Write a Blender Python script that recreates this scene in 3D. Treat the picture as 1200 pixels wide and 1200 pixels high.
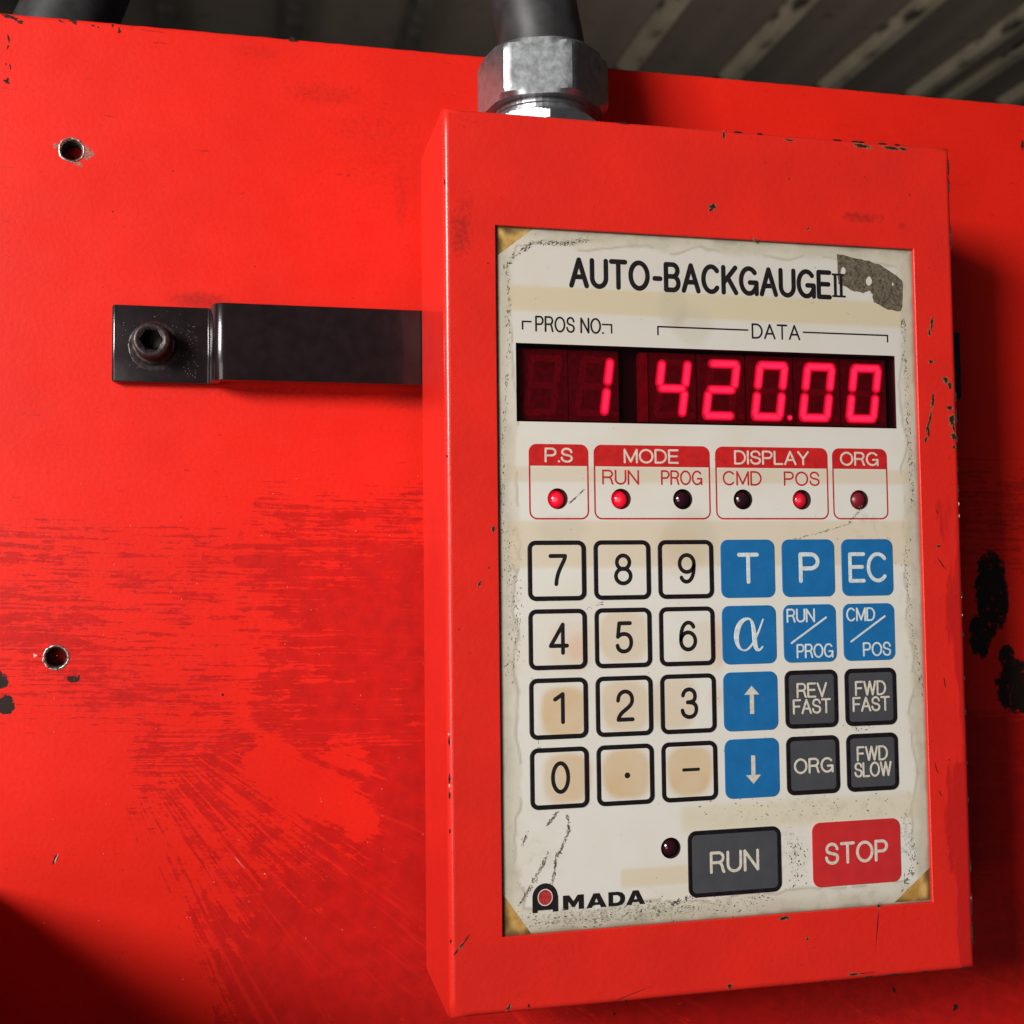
import bpy, bmesh, math, random
import numpy as np
from mathutils import Matrix, Vector
from mathutils.geometry import tessellate_polygon

for o in list(bpy.data.objects): bpy.data.objects.remove(o)
S = bpy.context.scene
COL = S.collection
PI = math.pi
MM = 0.001

# ------------------------------------------------------------------ camera
CAM = np.array([-130.72481, -309.56836, 27.74373])
ROT = np.array([[0.975181, -0.001282, -0.221403],
                [-0.221143, -0.054468, -0.973719],
                [-0.010811, 0.998515, -0.0534]])
FPX = 1354.04
cd = bpy.data.cameras.new('camera'); cam = bpy.data.objects.new('camera', cd); COL.objects.link(cam)
cam.matrix_world = Matrix.Translation(Vector(CAM * MM)) @ Matrix(ROT.tolist()).to_4x4()
cd.sensor_width = 36; cd.sensor_fit = 'HORIZONTAL'; cd.lens = FPX / 1200 * 36
cd.clip_start = 0.005; cd.clip_end = 60
cd.dof.use_dof = True; cd.dof.focus_distance = 0.335; cd.dof.aperture_fstop = 20
S.camera = cam

# ------------------------------------------------------------------ light
w = bpy.data.worlds.new('World'); S.world = w; w.use_nodes = True
bg = w.node_tree.nodes['Background']; bg.inputs[0].default_value = (0.75, 0.85, 1.0, 1); bg.inputs[1].default_value = 0.03
def area(name, loc, target, sx, sy, power, col):
    l = bpy.data.lights.new(name, 'AREA'); l.shape = 'RECTANGLE'; l.size = sx; l.size_y = sy
    l.energy = power; l.color = col
    o = bpy.data.objects.new(name, l); COL.objects.link(o); o.location = loc
    o.rotation_euler = (Vector(target) - Vector(loc)).to_track_quat('-Z', 'Y').to_euler()
    return o
area('doorway_light', (-1.15, -0.95, 0.46), (-0.02, 0.04, 0.04), 0.44, 0.44, 29.5, (1.0, 0.97, 0.93))
area('fill_light', (-1.15, -1.35, -0.28), (0.0, 0.0, 0.0), 0.8, 0.6, 5.4, (1.0, 0.95, 0.88))  # added fill lamp, lifts the shaded wall below and right of the box
area('roof_light', (0.6, 1.0, 0.5), (0.9, 2.6, 1.1), 0.8, 0.8, 5.5, (1.0, 0.93, 0.82))
S.view_settings.view_transform = 'Standard'; S.view_settings.look = 'None'
S.view_settings.exposure = 0.0; S.view_settings.gamma = 1
S.render.engine = 'CYCLES'

# ------------------------------------------------------------------ helpers
rng = np.random.RandomState(7); random.seed(7)
def W(px, py, Y=0.0):
    """a point of the plane y=Y (mm) -> (x, z)"""
    d = ROT @ np.array([(px - 600) / FPX, -(py - 600) / FPX, -1.0])
    t = (Y - CAM[1]) / d[1]; p = CAM + t * d
    return float(p[0]), float(p[2])

def thing(name, label, cat, loc, group=None):
    o = bpy.data.objects.new(name, None); COL.objects.link(o); o.location = Vector(loc) * MM
    o.empty_display_size = 0.01
    o['label'] = label; o['category'] = cat
    if group: o['group'] = group
    return o
ORG = {}
def origin(o):
    p = Vector((0, 0, 0))
    while o is not None: p = p + o.location; o = o.parent
    return p
def mesh(name, V, F, mat, parent=None, smooth=False, label=None, loc=None):
    """V in world millimetres"""
    V = np.asarray(V, float) * MM
    base = origin(parent) if parent is not None else Vector((0, 0, 0))
    lo = Vector(loc) * MM - base if loc is not None else Vector((0, 0, 0))
    off = base + lo
    me = bpy.data.meshes.new(name)
    me.from_pydata((V - np.array(off)).tolist(), [], [tuple(int(i) for i in f) for f in F])
    if smooth is True:
        me.polygons.foreach_set('use_smooth', [True] * len(me.polygons))
    elif smooth is not False:
        me.polygons.foreach_set('use_smooth', list(smooth))
    me.update()
    o = bpy.data.objects.new(name, me); COL.objects.link(o)
    if parent is not None: o.parent = parent
    o.location = lo
    if mat: me.materials.append(mat)
    if label: o['label'] = label
    return o
def tag(o, label=None, cat=None, group=None, kind=None):
    if label: o['label'] = label
    if cat: o['category'] = cat
    if group: o['group'] = group
    if kind: o['kind'] = kind
    return o
def colattr(o, name, arr):
    a = o.data.color_attributes.new(name, 'FLOAT_COLOR', 'POINT')
    arr = np.asarray(arr, np.float32)
    if arr.shape[1] == 3: arr = np.hstack([arr, np.ones((len(arr), 1), np.float32)])
    a.data.foreach_set('color', arr.ravel())

# smooth value noise in numpy
def vnoise(x, z, scale, seed=0):
    r = np.random.RandomState(seed); T = r.rand(256, 256)
    u = np.asarray(x) / scale + 1000.3; v = np.asarray(z) / scale + 1000.7
    i = np.floor(u).astype(int); j = np.floor(v).astype(int); a = u - i; b = v - j
    a = a * a * (3 - 2 * a); b = b * b * (3 - 2 * b)
    g = lambda p, q: T[p % 256, q % 256]
    return (g(i, j) * (1 - a) + g(i + 1, j) * a) * (1 - b) + (g(i, j + 1) * (1 - a) + g(i + 1, j + 1) * a) * b
def fnoise(x, z, s, seed=0): return (vnoise(x, z, s, seed) * .55 + vnoise(x, z, s / 2.1, seed + 1) * .3 + vnoise(x, z, s / 4.3, seed + 2) * .15)
def sstep(a, b, t):
    t = np.clip((t - a) / (b - a), 0, 1); return t * t * (3 - 2 * t)
def box_mask(x, z, x0, x1, z0, z1, s=1.0):
    return sstep(x0 - s, x0 + s, x) * (1 - sstep(x1 - s, x1 + s, x)) * sstep(z0 - s, z0 + s, z) * (1 - sstep(z1 - s, z1 + s, z))
def ell(x, z, cx, cz, rx, rz, s=.35):
    d = np.hypot((x - cx) / rx, (z - cz) / rz); return 1 - sstep(1 - s, 1 + s, d)

# ------------------------------------------------------------------ materials
class NT:
    def __init__(s, name):
        s.m = bpy.data.materials.new(name); s.m.use_nodes = True; s.t = s.m.node_tree
        s.b = s.t.nodes['Principled BSDF']; s.out = s.t.nodes['Material Output']
    def n(s, ty, **kw):
        x = s.t.nodes.new(ty)
        for k, v in kw.items():
            if k.startswith('i_'): x.inputs[k[2:].replace('_', ' ')].default_value = v
            else: setattr(x, k, v)
        return x
    def l(s, a, b): s.t.links.new(a, b)
    def obj(s): return s.n('ShaderNodeTexCoord').outputs['Object']
    def noise(s, scale_mm, detail=3, vec=None, rough=.5, stretch=None, dist=0):
        v = vec or s.obj()
        mp = s.n('ShaderNodeMapping'); mp.inputs['Scale'].default_value = stretch or (1, 1, 1)
        s.l(v, mp.inputs[0])
        x = s.n('ShaderNodeTexNoise'); x.inputs['Scale'].default_value = 1000.0 / scale_mm
        x.inputs['Detail'].default_value = detail; x.inputs['Roughness'].default_value = rough
        x.inputs['Distortion'].default_value = dist
        s.l(mp.outputs[0], x.inputs['Vector']); return x.outputs['Fac']
    def ramp(s, f, a, b, c0=(0, 0, 0, 1), c1=(1, 1, 1, 1)):
        r = s.n('ShaderNodeValToRGB'); r.color_ramp.elements[0].position = a; r.color_ramp.elements[1].position = b
        r.color_ramp.elements[0].color = c0; r.color_ramp.elements[1].color = c1; s.l(f, r.inputs[0]); return r.outputs[0]
    def math(s, op, a, b=None, clamp=False):
        x = s.n('ShaderNodeMath', operation=op, use_clamp=clamp)
        for k, v in enumerate((a, b)):
            if v is None: continue
            if isinstance(v, (int, float)): x.inputs[k].default_value = v
            else: s.l(v, x.inputs[k])
        return x.outputs[0]
    def mix(s, f, a, b, mode='MIX'):
        x = s.n('ShaderNodeMix', data_type='RGBA', blend_type=mode)
        for k, v in ((0, f), (6, a), (7, b)):
            if isinstance(v, (int, float)): x.inputs[k].default_value = v
            elif isinstance(v, tuple): x.inputs[k].default_value = v if len(v) == 4 else v + (1,)
            else: s.l(v, x.inputs[k])
        return x.outputs[2]
    def bump(s, h, strength, dist_mm, normal=None):
        x = s.n('ShaderNodeBump'); x.inputs['Strength'].default_value = strength; x.inputs['Distance'].default_value = dist_mm * MM
        s.l(h, x.inputs['Height'])
        if normal: s.l(normal, x.inputs['Normal'])
        return x.outputs[0]
    def set(s, **kw):
        for k, v in kw.items():
            i = s.b.inputs[k.replace('_', ' ')]
            if hasattr(v, 'is_output') or isinstance(v, bpy.types.NodeSocket): s.l(v, i)
            elif isinstance(v, tuple) and len(v) == 3: i.default_value = v + (1,)
            else: i.default_value = v
    def attr(s, name):
        a = s.n('ShaderNodeAttribute'); a.attribute_name = name; return a
def simple(name, col, rough=.5, metal=0.0, spec=.5, bump=None, var=.15, vs=3.0, coat=0):
    n = NT(name)
    f = n.noise(vs, 4)
    c = n.mix(n.ramp(f, .35, .65), tuple(k * (1 - var) for k in col), tuple(min(1, k * (1 + var)) for k in col))
    n.set(Base_Color=c, Roughness=rough, Metallic=metal, Specular_IOR_Level=spec, Coat_Weight=coat)
    if bump: n.set(Normal=n.bump(n.noise(bump[0], 3), bump[1], bump[2]))
    return n.m

RED = (0.80, 0.014, 0.0095)
# painted control box: attribute 'wear' r = darker old paint, g = grime, b = extra gloss
def red_box():
    n = NT('red_box_paint')
    a = n.attr('wear'); sep = n.n('ShaderNodeSeparateColor'); n.l(a.outputs['Color'], sep.inputs[0])
    big = n.ramp(n.noise(22, 3), .35, .7)
    c = n.mix(big, (0.72, 0.0205, 0.0120), (0.81, 0.0225, 0.0125))
    mot = n.noise(3.0, 5, rough=.7, stretch=(1, 1, .10))
    wr = n.ramp(n.math('ADD', n.math('MULTIPLY', sep.outputs[0], 1.0), n.math('MULTIPLY', n.math('SUBTRACT', mot, .5), .9)), .40, .50)
    c = n.mix(n.math('MULTIPLY', wr, .8), c, (0.52, 0.012, 0.010))
    sp = n.noise(1.3, 4, rough=.7)
    gr = n.ramp(n.math('ADD', n.math('MULTIPLY', sep.outputs[1], .42), n.math('MULTIPLY', sp, .5)), .45, .62)
    c = n.mix(n.math('MULTIPLY', gr, .55), c, (0.16, 0.012, 0.010))
    tiny = n.ramp(n.noise(.9, 2), .735, .76)
    c = n.mix(n.math('MULTIPLY', tiny, .5), c, (0.2, 0.01, 0.01))
    b1 = n.bump(n.noise(1.6, 2, rough=.5), .60, .14)
    b2 = n.bump(n.noise(.35, 2), .10, .03, b1)
    ro = n.math('ADD', n.math('MULTIPLY', n.noise(6, 3), .16), .30)
    n.set(Base_Color=c, Roughness=ro, Specular_IOR_Level=.42, Normal=b2, Coat_Weight=.40, Coat_Roughness=.12)
    return n.m
def red_wall():
    n = NT('red_machine_paint')
    a = n.attr('wear'); sep = n.n('ShaderNodeSeparateColor'); n.l(a.outputs['Color'], sep.inputs[0])
    fl = n.attr('flow').outputs['Vector']
    big = n.ramp(n.noise(30, 3), .3, .7)
    c = n.mix(big, (0.74, 0.0155, 0.0070), (0.83, 0.0185, 0.0080))
    c = n.mix(n.math('MULTIPLY', n.ramp(n.noise(1.3, 3, rough=.6), .50, .66), .30), c, (0.62, 0.011, 0.008))
    # long brushed streaks that follow the stored direction field
    fb = n.attr('flow_fan').outputs['Vector']; fa = n.attr('fan_share').outputs['Fac']
    s1 = n.noise(1.25, 6, vec=fl, rough=.7, stretch=(.040, 1, 1))
    s1b = n.noise(1.25, 6, vec=fb, rough=.7, stretch=(.040, 1, 1))
    mx = n.n('ShaderNodeMix', data_type='FLOAT'); n.l(fa, mx.inputs[0]); n.l(s1, mx.inputs[2]); n.l(s1b, mx.inputs[3]); s1 = mx.outputs[0]
    s2 = n.noise(4.5, 6, rough=.68, stretch=(.55, 1, 1))
    s4 = n.noise(.9, 3, rough=.6, vec=fl, stretch=(.35, 1, 1))
    st = n.math('ADD', n.math('ADD', n.math('MULTIPLY', s1, 1.25), n.math('MULTIPLY', s2, .70)), n.math('MULTIPLY', s4, .40))
    st = n.math('SUBTRACT', st, .675)
    d = n.math('ADD', st, n.math('MULTIPLY', n.math('SUBTRACT', sep.outputs[0], .5), .48))
    m = n.ramp(d, .484, .522)
    dark = n.mix(n.ramp(n.noise(5, 4), .35, .65), (0.43, 0.0085, 0.0075), (0.57, 0.0105, 0.0085))
    c = n.mix(n.math('MULTIPLY', m, .84), c, dark)
    mv = n.n('ShaderNodeMix', data_type='VECTOR'); n.l(n.math('GREATER_THAN', fa, .5), mv.inputs[0]); n.l(fl, mv.inputs[4]); n.l(fb, mv.inputs[5]); fl = mv.outputs[1]
    fine = n.math('MAXIMUM', n.ramp(n.noise(2.6, 5, vec=fl, rough=.75, stretch=(.016, 1, 1)), .575, .66), n.math('MULTIPLY', n.ramp(n.noise(.8, 3, vec=fl, stretch=(.03, 1, 1)), .58, .75), .7))
    c = n.mix(n.math('MULTIPLY', n.math('MULTIPLY', fine, m), .55), c, (0.80, 0.020, 0.014))
    # grime haze and black scabs
    gz = n.ramp(n.math('ADD', n.math('MULTIPLY', sep.outputs[1], .42), n.math('MULTIPLY', n.noise(1.6, 4, rough=.7), .5)), .42, .66)
    c = n.mix(n.math('MULTIPLY', gz, .5), c, (0.14, 0.010, 0.008))
    bl = n.ramp(n.math('ADD', n.math('MULTIPLY', sep.outputs[2], .8), n.math('MULTIPLY', n.math('SUBTRACT', n.noise(3.2, 6, rough=.75), .5), 1.3)), .46, .52)
    c = n.mix(bl, c, n.mix(n.noise(.8, 3), (0.008, 0.006, 0.006), (0.035, 0.018, 0.013)))
    tiny = n.ramp(n.noise(1.1, 2), .76, .78)
    c = n.mix(n.math('MULTIPLY', tiny, .5), c, (0.3, 0.008, 0.008))
    b1 = n.bump(n.noise(1.5, 2), .42, .12)
    b2 = n.bump(m, .3, .03, b1)
    b3 = n.bump(bl, -.6, .08, b2)
    ro = n.math('ADD', n.math('MULTIPLY', n.noise(9, 3), .18), n.math('ADD', n.math('MULTIPLY', m, -.04), .36))
    n.set(Base_Color=c, Roughness=ro, Specular_IOR_Level=.26, Normal=b3)
    return n.m
def plate_mat(name, rough=.34):
    n = NT(name)
    a = n.attr('tone'); g = n.attr('grime'); sep = n.n('ShaderNodeSeparateColor'); n.l(g.outputs['Color'], sep.inputs[0])
    c = n.mix(n.ramp(n.noise(7, 3), .3, .7), a.outputs['Color'], n.mix(.07, a.outputs['Color'], (0.55, 0.47, 0.33)))
    blot = n.ramp(n.noise(3.4, 4, rough=.65), .5, .72)
    c = n.mix(n.math('MULTIPLY', n.math('MULTIPLY', blot, sep.outputs[0]), .5), c, (0.22, 0.18, 0.12))
    sp = n.ramp(n.math('ADD', n.math('MULTIPLY', sep.outputs[1], .36), n.math('MULTIPLY', n.noise(.75, 4, rough=.75), .55)), .515, .575)
    c = n.mix(n.math('MULTIPLY', sp, .55), c, (0.12, 0.095, 0.07))
    hair = n.ramp(n.noise(.5, 3), .70, .74)
    c = n.mix(n.math('MULTIPLY', hair, .18), c, (0.2, 0.17, 0.12))
    ro = n.math('ADD', n.math('MULTIPLY', n.noise(4, 3), .2), rough)
    n.set(Base_Color=c, Roughness=ro, Specular_IOR_Level=.45, Normal=n.bump(n.noise(2.5, 3), .12, .05))
    return n.m
def key_mat(name, col, rough=.4, wear=.5):
    n = NT(name)
    f = n.ramp(n.noise(5, 4), .3, .7)
    c = n.mix(f, tuple(k * .86 for k in col), col)
    d = n.ramp(n.noise(2.2, 5, rough=.7), .62, .74)
    c = n.mix(n.math('MULTIPLY', d, wear * .5), c, (0.16, 0.14, 0.11))
    sp = n.ramp(n.noise(.8, 3), .70, .74)
    c = n.mix(n.math('MULTIPLY', sp, wear), c, (0.05, 0.045, 0.04))
    n.set(Base_Color=c, Roughness=n.math('ADD', n.math('MULTIPLY', n.noise(3, 3), .2), rough), Specular_IOR_Level=.4,
          Normal=n.bump(n.noise(1.4, 3), .1, .04))
    return n.m
M_box = red_box(); M_wall = red_wall(); M_plate = plate_mat('aged_white_film'); M_keyw = plate_mat('aged_white_key', .36)
M_blue = key_mat('blue_key_film', (0.011, 0.155, 0.41)); M_grey = key_mat('grey_key_film', (0.070, 0.070, 0.080), wear=.35)
M_redk = key_mat('red_key_film', (0.62, 0.026, 0.028), wear=.3)
M_ink = simple('black_ink', (0.012, 0.009, 0.010), .45, var=.3, vs=1.5)
M_border = simple('black_key_border', (0.010, 0.007, 0.009), .38, var=.3, vs=2)
M_inkred = simple('red_ink', (0.50, 0.020, 0.020), .45, var=.18, vs=1.5)
M_inkbox = simple('red_header_ink', (0.56, 0.016, 0.016), .42, var=.12, vs=2)
M_inkw = simple('cream_ink', (0.66, 0.60, 0.50), .5, var=.12, vs=1.0)
M_inkwb = simple('pale_blue_white_ink', (0.66, 0.70, 0.68), .5, var=.12, vs=1.0)
M_dirt = simple('dark_dirt', (0.045, 0.032, 0.024), .8, var=.5, vs=.5)
M_soft = simple('soft_dirt', (0.25, 0.21, 0.16), .8, var=.4, vs=.5)
M_chip = simple('bare_rusty_steel', (0.030, 0.014, 0.010), .7, spec=.2, var=.6, vs=.7, bump=(.5, .6, .08))
M_rim = simple('pale_chip_edge', (0.75, 0.42, 0.34), .5, var=.3, vs=.6)
M_black = simple('black_enamel', (0.013, 0.008, 0.009), .20, var=.2, vs=4, bump=(1.8, .18, .08), coat=.3)
M_bolt = simple('oiled_black_steel', (0.045, 0.036, 0.036), .38, metal=.55, var=.5, vs=1.2, bump=(.5, .5, .08))
M_hole = simple('dark_hole', (0.02, 0.012, 0.012), .7)
def zinc():
    n = NT('worn_zinc')
    f = n.noise(2.2, 6, rough=.7); g = n.ramp(f, .35, .72)
    c = n.mix(g, (0.32, 0.335, 0.35), (0.44, 0.46, 0.48))
    c = n.mix(n.math('MULTIPLY', n.ramp(n.noise(3, 4), .5, .75), .6), c, (0.20, 0.16, 0.15))
    n.set(Base_Color=c, Metallic=.85, Roughness=n.math('ADD', n.math('MULTIPLY', f, .22), .24), Normal=n.bump(n.noise(1.0, 4, rough=.6), .08, .04))
    return n.m
M_zinc = zinc()
M_bare = simple('scraped_bare_steel', (0.42, 0.36, 0.33), .36, metal=.85, var=.75, vs=.8)
M_rub = simple('black_rubber', (0.028, 0.027, 0.028), .48, var=.3, vs=6, bump=(3, .25, .15))

# ------------------------------------------------------------------ flat print in strokes (own monoline lettering)
def arc(cx, cy, rx, ry, a0, a1, n=None):
    n = n or max(4, int(abs(a1 - a0) / 11))
    return [(cx + rx * math.cos(math.radians(a0 + (a1 - a0) * k / n)), cy + ry * math.sin(math.radians(a0 + (a1 - a0) * k / n))) for k in range(n + 1)]
def bez(p0, p1, p2, p3, n=12):
    return [tuple((1 - t) ** 3 * p0[i] + 3 * (1 - t) ** 2 * t * p1[i] + 3 * (1 - t) * t * t * p2[i] + t ** 3 * p3[i] for i in (0, 1)) for t in [k / n for k in range(n + 1)]]
GL = {
 'A': (.74, [[(0, 0), (.37, 1), (.74, 0)], [(.13, .34), (.61, .34)]]),
 'B': (.62, [[(.34, .53)] + [(0, .53)], [(.33, 1), (0, 1), (0, 0), (.36, 0)], arc(.33, .765, .25, .235, -90, 90), arc(.36, .265, .26, .265, -90, 90)]),
 'C': (.76, [arc(.40, .5, .40, .5, 42, 318)]),
 'D': (.70, [[(.28, 1), (0, 1), (0, 0), (.28, 0)], arc(.28, .5, .42, .5, -90, 90)]),
 'E': (.58, [[(.58, 1), (0, 1), (0, 0), (.58, 0)], [(0, .52), (.52, .52)]]),
 'F': (.56, [[(.56, 1), (0, 1), (0, 0)], [(0, .52), (.48, .52)]]),
 'G': (.80, [arc(.41, .5, .41, .5, 42, 335), [(.80, .0), (.80, .44), (.46, .44)]]),
 'I': (.02, [[(0, 0), (0, 1)]]),
 'K': (.64, [[(0, 0), (0, 1)], [(.62, 1), (0, .38)], [(.22, .60), (.64, 0)]]),
 'L': (.54, [[(0, 1), (0, 0), (.54, 0)]]),
 'M': (.80, [[(0, 0), (0, 1), (.40, .06), (.80, 1), (.80, 0)]]),
 'N': (.68, [[(0, 0), (0, 1), (.68, 0), (.68, 1)]]),
 'O': (.84, [arc(.42, .5, .42, .5, 90, 450, 36)]),
 'P': (.62, [[(0, 0), (0, 1), (.36, 1)], arc(.36, .735, .26, .265, 90, -90), [(.36, .47), (0, .47)]]),
 'R': (.66, [[(0, 0), (0, 1), (.38, 1)], arc(.38, .745, .25, .255, 90, -90), [(.38, .49), (0, .49)], bez((.36, .49), (.62, .47), (.56, .14), (.66, 0))]),
 'S': (.64, [bez((.61, .74), (.58, 1.10), (.03, 1.09), (.03, .74)) + bez((.03, .74), (.03, .42), (.63, .60), (.63, .27))[1:] + bez((.63, .27), (.63, -.10), (.02, -.09), (.0, .30))[1:]]),
 'T': (.68, [[(0, 1), (.68, 1)], [(.34, 1), (.34, 0)]]),
 'U': (.68, [[(0, 1), (0, .34)] + arc(.34, .34, .34, .34, 180, 360)[1:] + [(.68, 1)]]),
 'V': (.70, [[(0, 1), (.35, 0), (.70, 1)]]),
 'W': (1.0, [[(0, 1), (.25, 0), (.50, 1), (.75, 0), (1.0, 1)]]),
 'Y': (.70, [[(0, 1), (.35, .46), (.70, 1)], [(.35, .46), (.35, 0)]]),
 '-': (.46, [[(.09, .42), (.37, .42)]]),
 '.': (.04, [[(0.0, .02), (.03, .02)]]),
 '0': (.60, [arc(.30, .5, .30, .5, 90, 450, 36)]),
 '1': (.24, [[(0, .80), (.24, .98), (.24, 0)]]),
 '2': (.58, [bez((0, .68), (.0, 1.10), (.57, 1.10), (.57, .70)) + bez((.57, .70), (.57, .38), (.06, .34), (.0, 0))[1:] + [(.58, 0)]]),
 '3': (.58, [bez((.03, .78), (.08, 1.08), (.53, 1.06), (.53, .75)) + bez((.53, .75), (.53, .55), (.38, .53), (.22, .53))[1:], bez((.22, .53), (.45, .53), (.58, .46), (.58, .28)) + bez((.58, .28), (.58, -.10), (.03, -.08), (0, .24))[1:]]),
 '4': (.64, [[(.48, 0), (.48, 1), (0, .25), (.64, .25)]]),
 '5': (.56, [[(.52, 1), (.08, 1), (.02, .52)] + bez((.02, .52), (.18, .68), (.56, .66), (.56, .32))[1:] + bez((.56, .32), (.56, -.10), (.04, -.10), (0, .20))[1:]]),
 '6': (.60, [bez((.53, .82), (.45, 1.06), (.0, 1.10), (.0, .36)) + arc(.30, .31, .30, .31, 180, 540, 26)[1:]]),
 '7': (.58, [[(0, 1), (.58, 1)] + bez((.58, 1), (.58, .80), (.24, .50), (.22, 0))[1:]]),
 '8': (.60, [arc(.30, .755, .255, .245, -90, 270, 28), arc(.30, .26, .30, .265, 90, 450, 30)]),
 '9': (.60, [bez((.07, .18), (.15, -.06), (.60, -.10), (.60, .64)) + arc(.30, .69, .30, .31, 0, 360, 26)[1:]]),
}
class Ink:
    """collects strokes (mm, x right z up) lying just above the plane y"""
    def __init__(s, y): s.y = y; s.V = []; s.F = []; s.k = 0
    def stroke(s, pts, wd, closed=False, cap=True):
        # split at sharp corners
        P = [Vector(p) for p in pts]
        Q = [P[0]]
        for p in P[1:]:
            if (p - Q[-1]).length > 1e-4: Q.append(p)
        closed = (Q[0] - Q[-1]).length < 1e-4 and len(Q) > 4
        runs = [[Q[0]]]
        for i in range(1, len(Q)):
            runs[-1].append(Q[i])
            if i < len(Q) - 1:
                a = (Q[i] - Q[i - 1]).normalized(); b = (Q[i + 1] - Q[i]).normalized()
                if a.dot(b) < .80: runs.append([Q[i]])
        for r in runs: s._run(r, wd, closed and len(runs) == 1, cap)
    def _run(s, r, wd, closed, cap):
        if len(r) < 2: return
        s.k += 1; top = .030 + (s.k % 9) * .0035; h = wd / 2; n = len(r)
        rows = []
        for i, p in enumerate(r):
            if closed and i in (0, n - 1): a = r[n - 1] - r[n - 2]; b = r[1] - r[0]
            else: a = r[i] - r[i - 1] if i else r[1] - r[0]; b = r[i + 1] - r[i] if i < n - 1 else r[i] - r[i - 1]
            t = (a.normalized() + b.normalized()).normalized(); nn = Vector((-t.y, t.x))
            q = [p + nn * h, p + nn * h * .84, p - nn * h * .84, p - nn * h]
            rows.append(len(s.V))
            for v, yy in zip(q, (-.01, top, top, -.01)): s.V.append((v.x, s.y - yy, v.y))
        for a, b in zip(rows, rows[1:]):
            for k in range(3): s.F.append((a + k, b + k, b + k + 1, a + k + 1))
        if cap and not closed:
            for e, (p, q) in ((0, (r[0], r[1])), (1, (r[-1], r[-2]))):
                t = (p - q).normalized(); a0 = math.atan2(t.y, t.x); base = len(s.V)
                m = 6; s.V.append((p.x, s.y - top - .0012, p.y))
                for rad, yy in ((h * .84, top + .0012), (h, -.01)):
                    for k in range(m + 1):
                        an = a0 - PI / 2 + PI * k / m
                        s.V.append((p.x + rad * math.cos(an), s.y - yy, p.y + rad * math.sin(an)))
                for k in range(m):
                    s.F.append((base, base + 1 + k, base + 2 + k))
                    s.F.append((base + 1 + k, base + 2 + m + k, base + 3 + m + k, base + 2 + k))
    def text(s, t, x0, z0, x1, h, wd, gap=.22, slant=0.0, flat=False):
        nat = 0; items = []
        for ch in t:
            if ch == ' ': nat += .42; continue
            gw, st = GL[ch]; items.append((nat, st)); nat += gw + gap
            if ch in '.-': nat -= gap * .25
        nat -= gap
        sx = (x1 - x0 - wd) / nat
        for off, st in items:
            for p in st:
                s.stroke([(x0 + wd / 2 + (off + q[0]) * sx + slant * q[1] * h, z0 + wd / 2 + q[1] * (h - wd)) for q in p], wd)
    def poly(s, loops, top=None):
        """flat filled shape with a low rim: loops[0] outline, the rest holes"""
        s.k += 1; top = top or (.030 + (s.k % 9) * .0035)
        tri = tessellate_polygon([[Vector((p[0], p[1], 0)) for p in lp] for lp in loops]); base = len(s.V)
        for lp in loops:
            for p in lp: s.V.append((p[0], s.y - top, p[1]))
        for f in tri: s.F.append(tuple(base + i for i in f))
        j = base
        for lp in loops:
            m = len(lp); b2 = len(s.V)
            for p in lp: s.V.append((p[0], s.y + .01, p[1]))
            for k in range(m): s.F.append((j + k, j + (k + 1) % m, b2 + (k + 1) % m, b2 + k))
            j += m
    def build(s, name, mat, parent, label=None): return mesh(name, s.V, s.F, mat, parent, label=label)

def rrect(x0, x1, z0, z1, r, n=6):
    P = []
    if n == 7:
        q = rrect(x0, x1, z0, z1, r, 6); P = []
        for k in range(len(q)):
            a, b = q[k], q[(k + 1) % len(q)]; P.append(a)
            if k % 7 == 6: P += [(a[0] + (b[0] - a[0]) * f / 8, a[1] + (b[1] - a[1]) * f / 8) for f in range(1, 8)]
        return P
    for cx, cz, a in ((x1 - r, z1 - r, 0), (x0 + r, z1 - r, 90), (x0 + r, z0 + r, 180), (x1 - r, z0 + r, 270)):
        P += arc(cx, cz, r, r, a, a + 90, n)
    return P
def outset(x0, x1, z0, z1, r, d): return rrect(x0 - d, x1 + d, z0 - d, z1 + d, max(.05, r + d))

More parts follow.
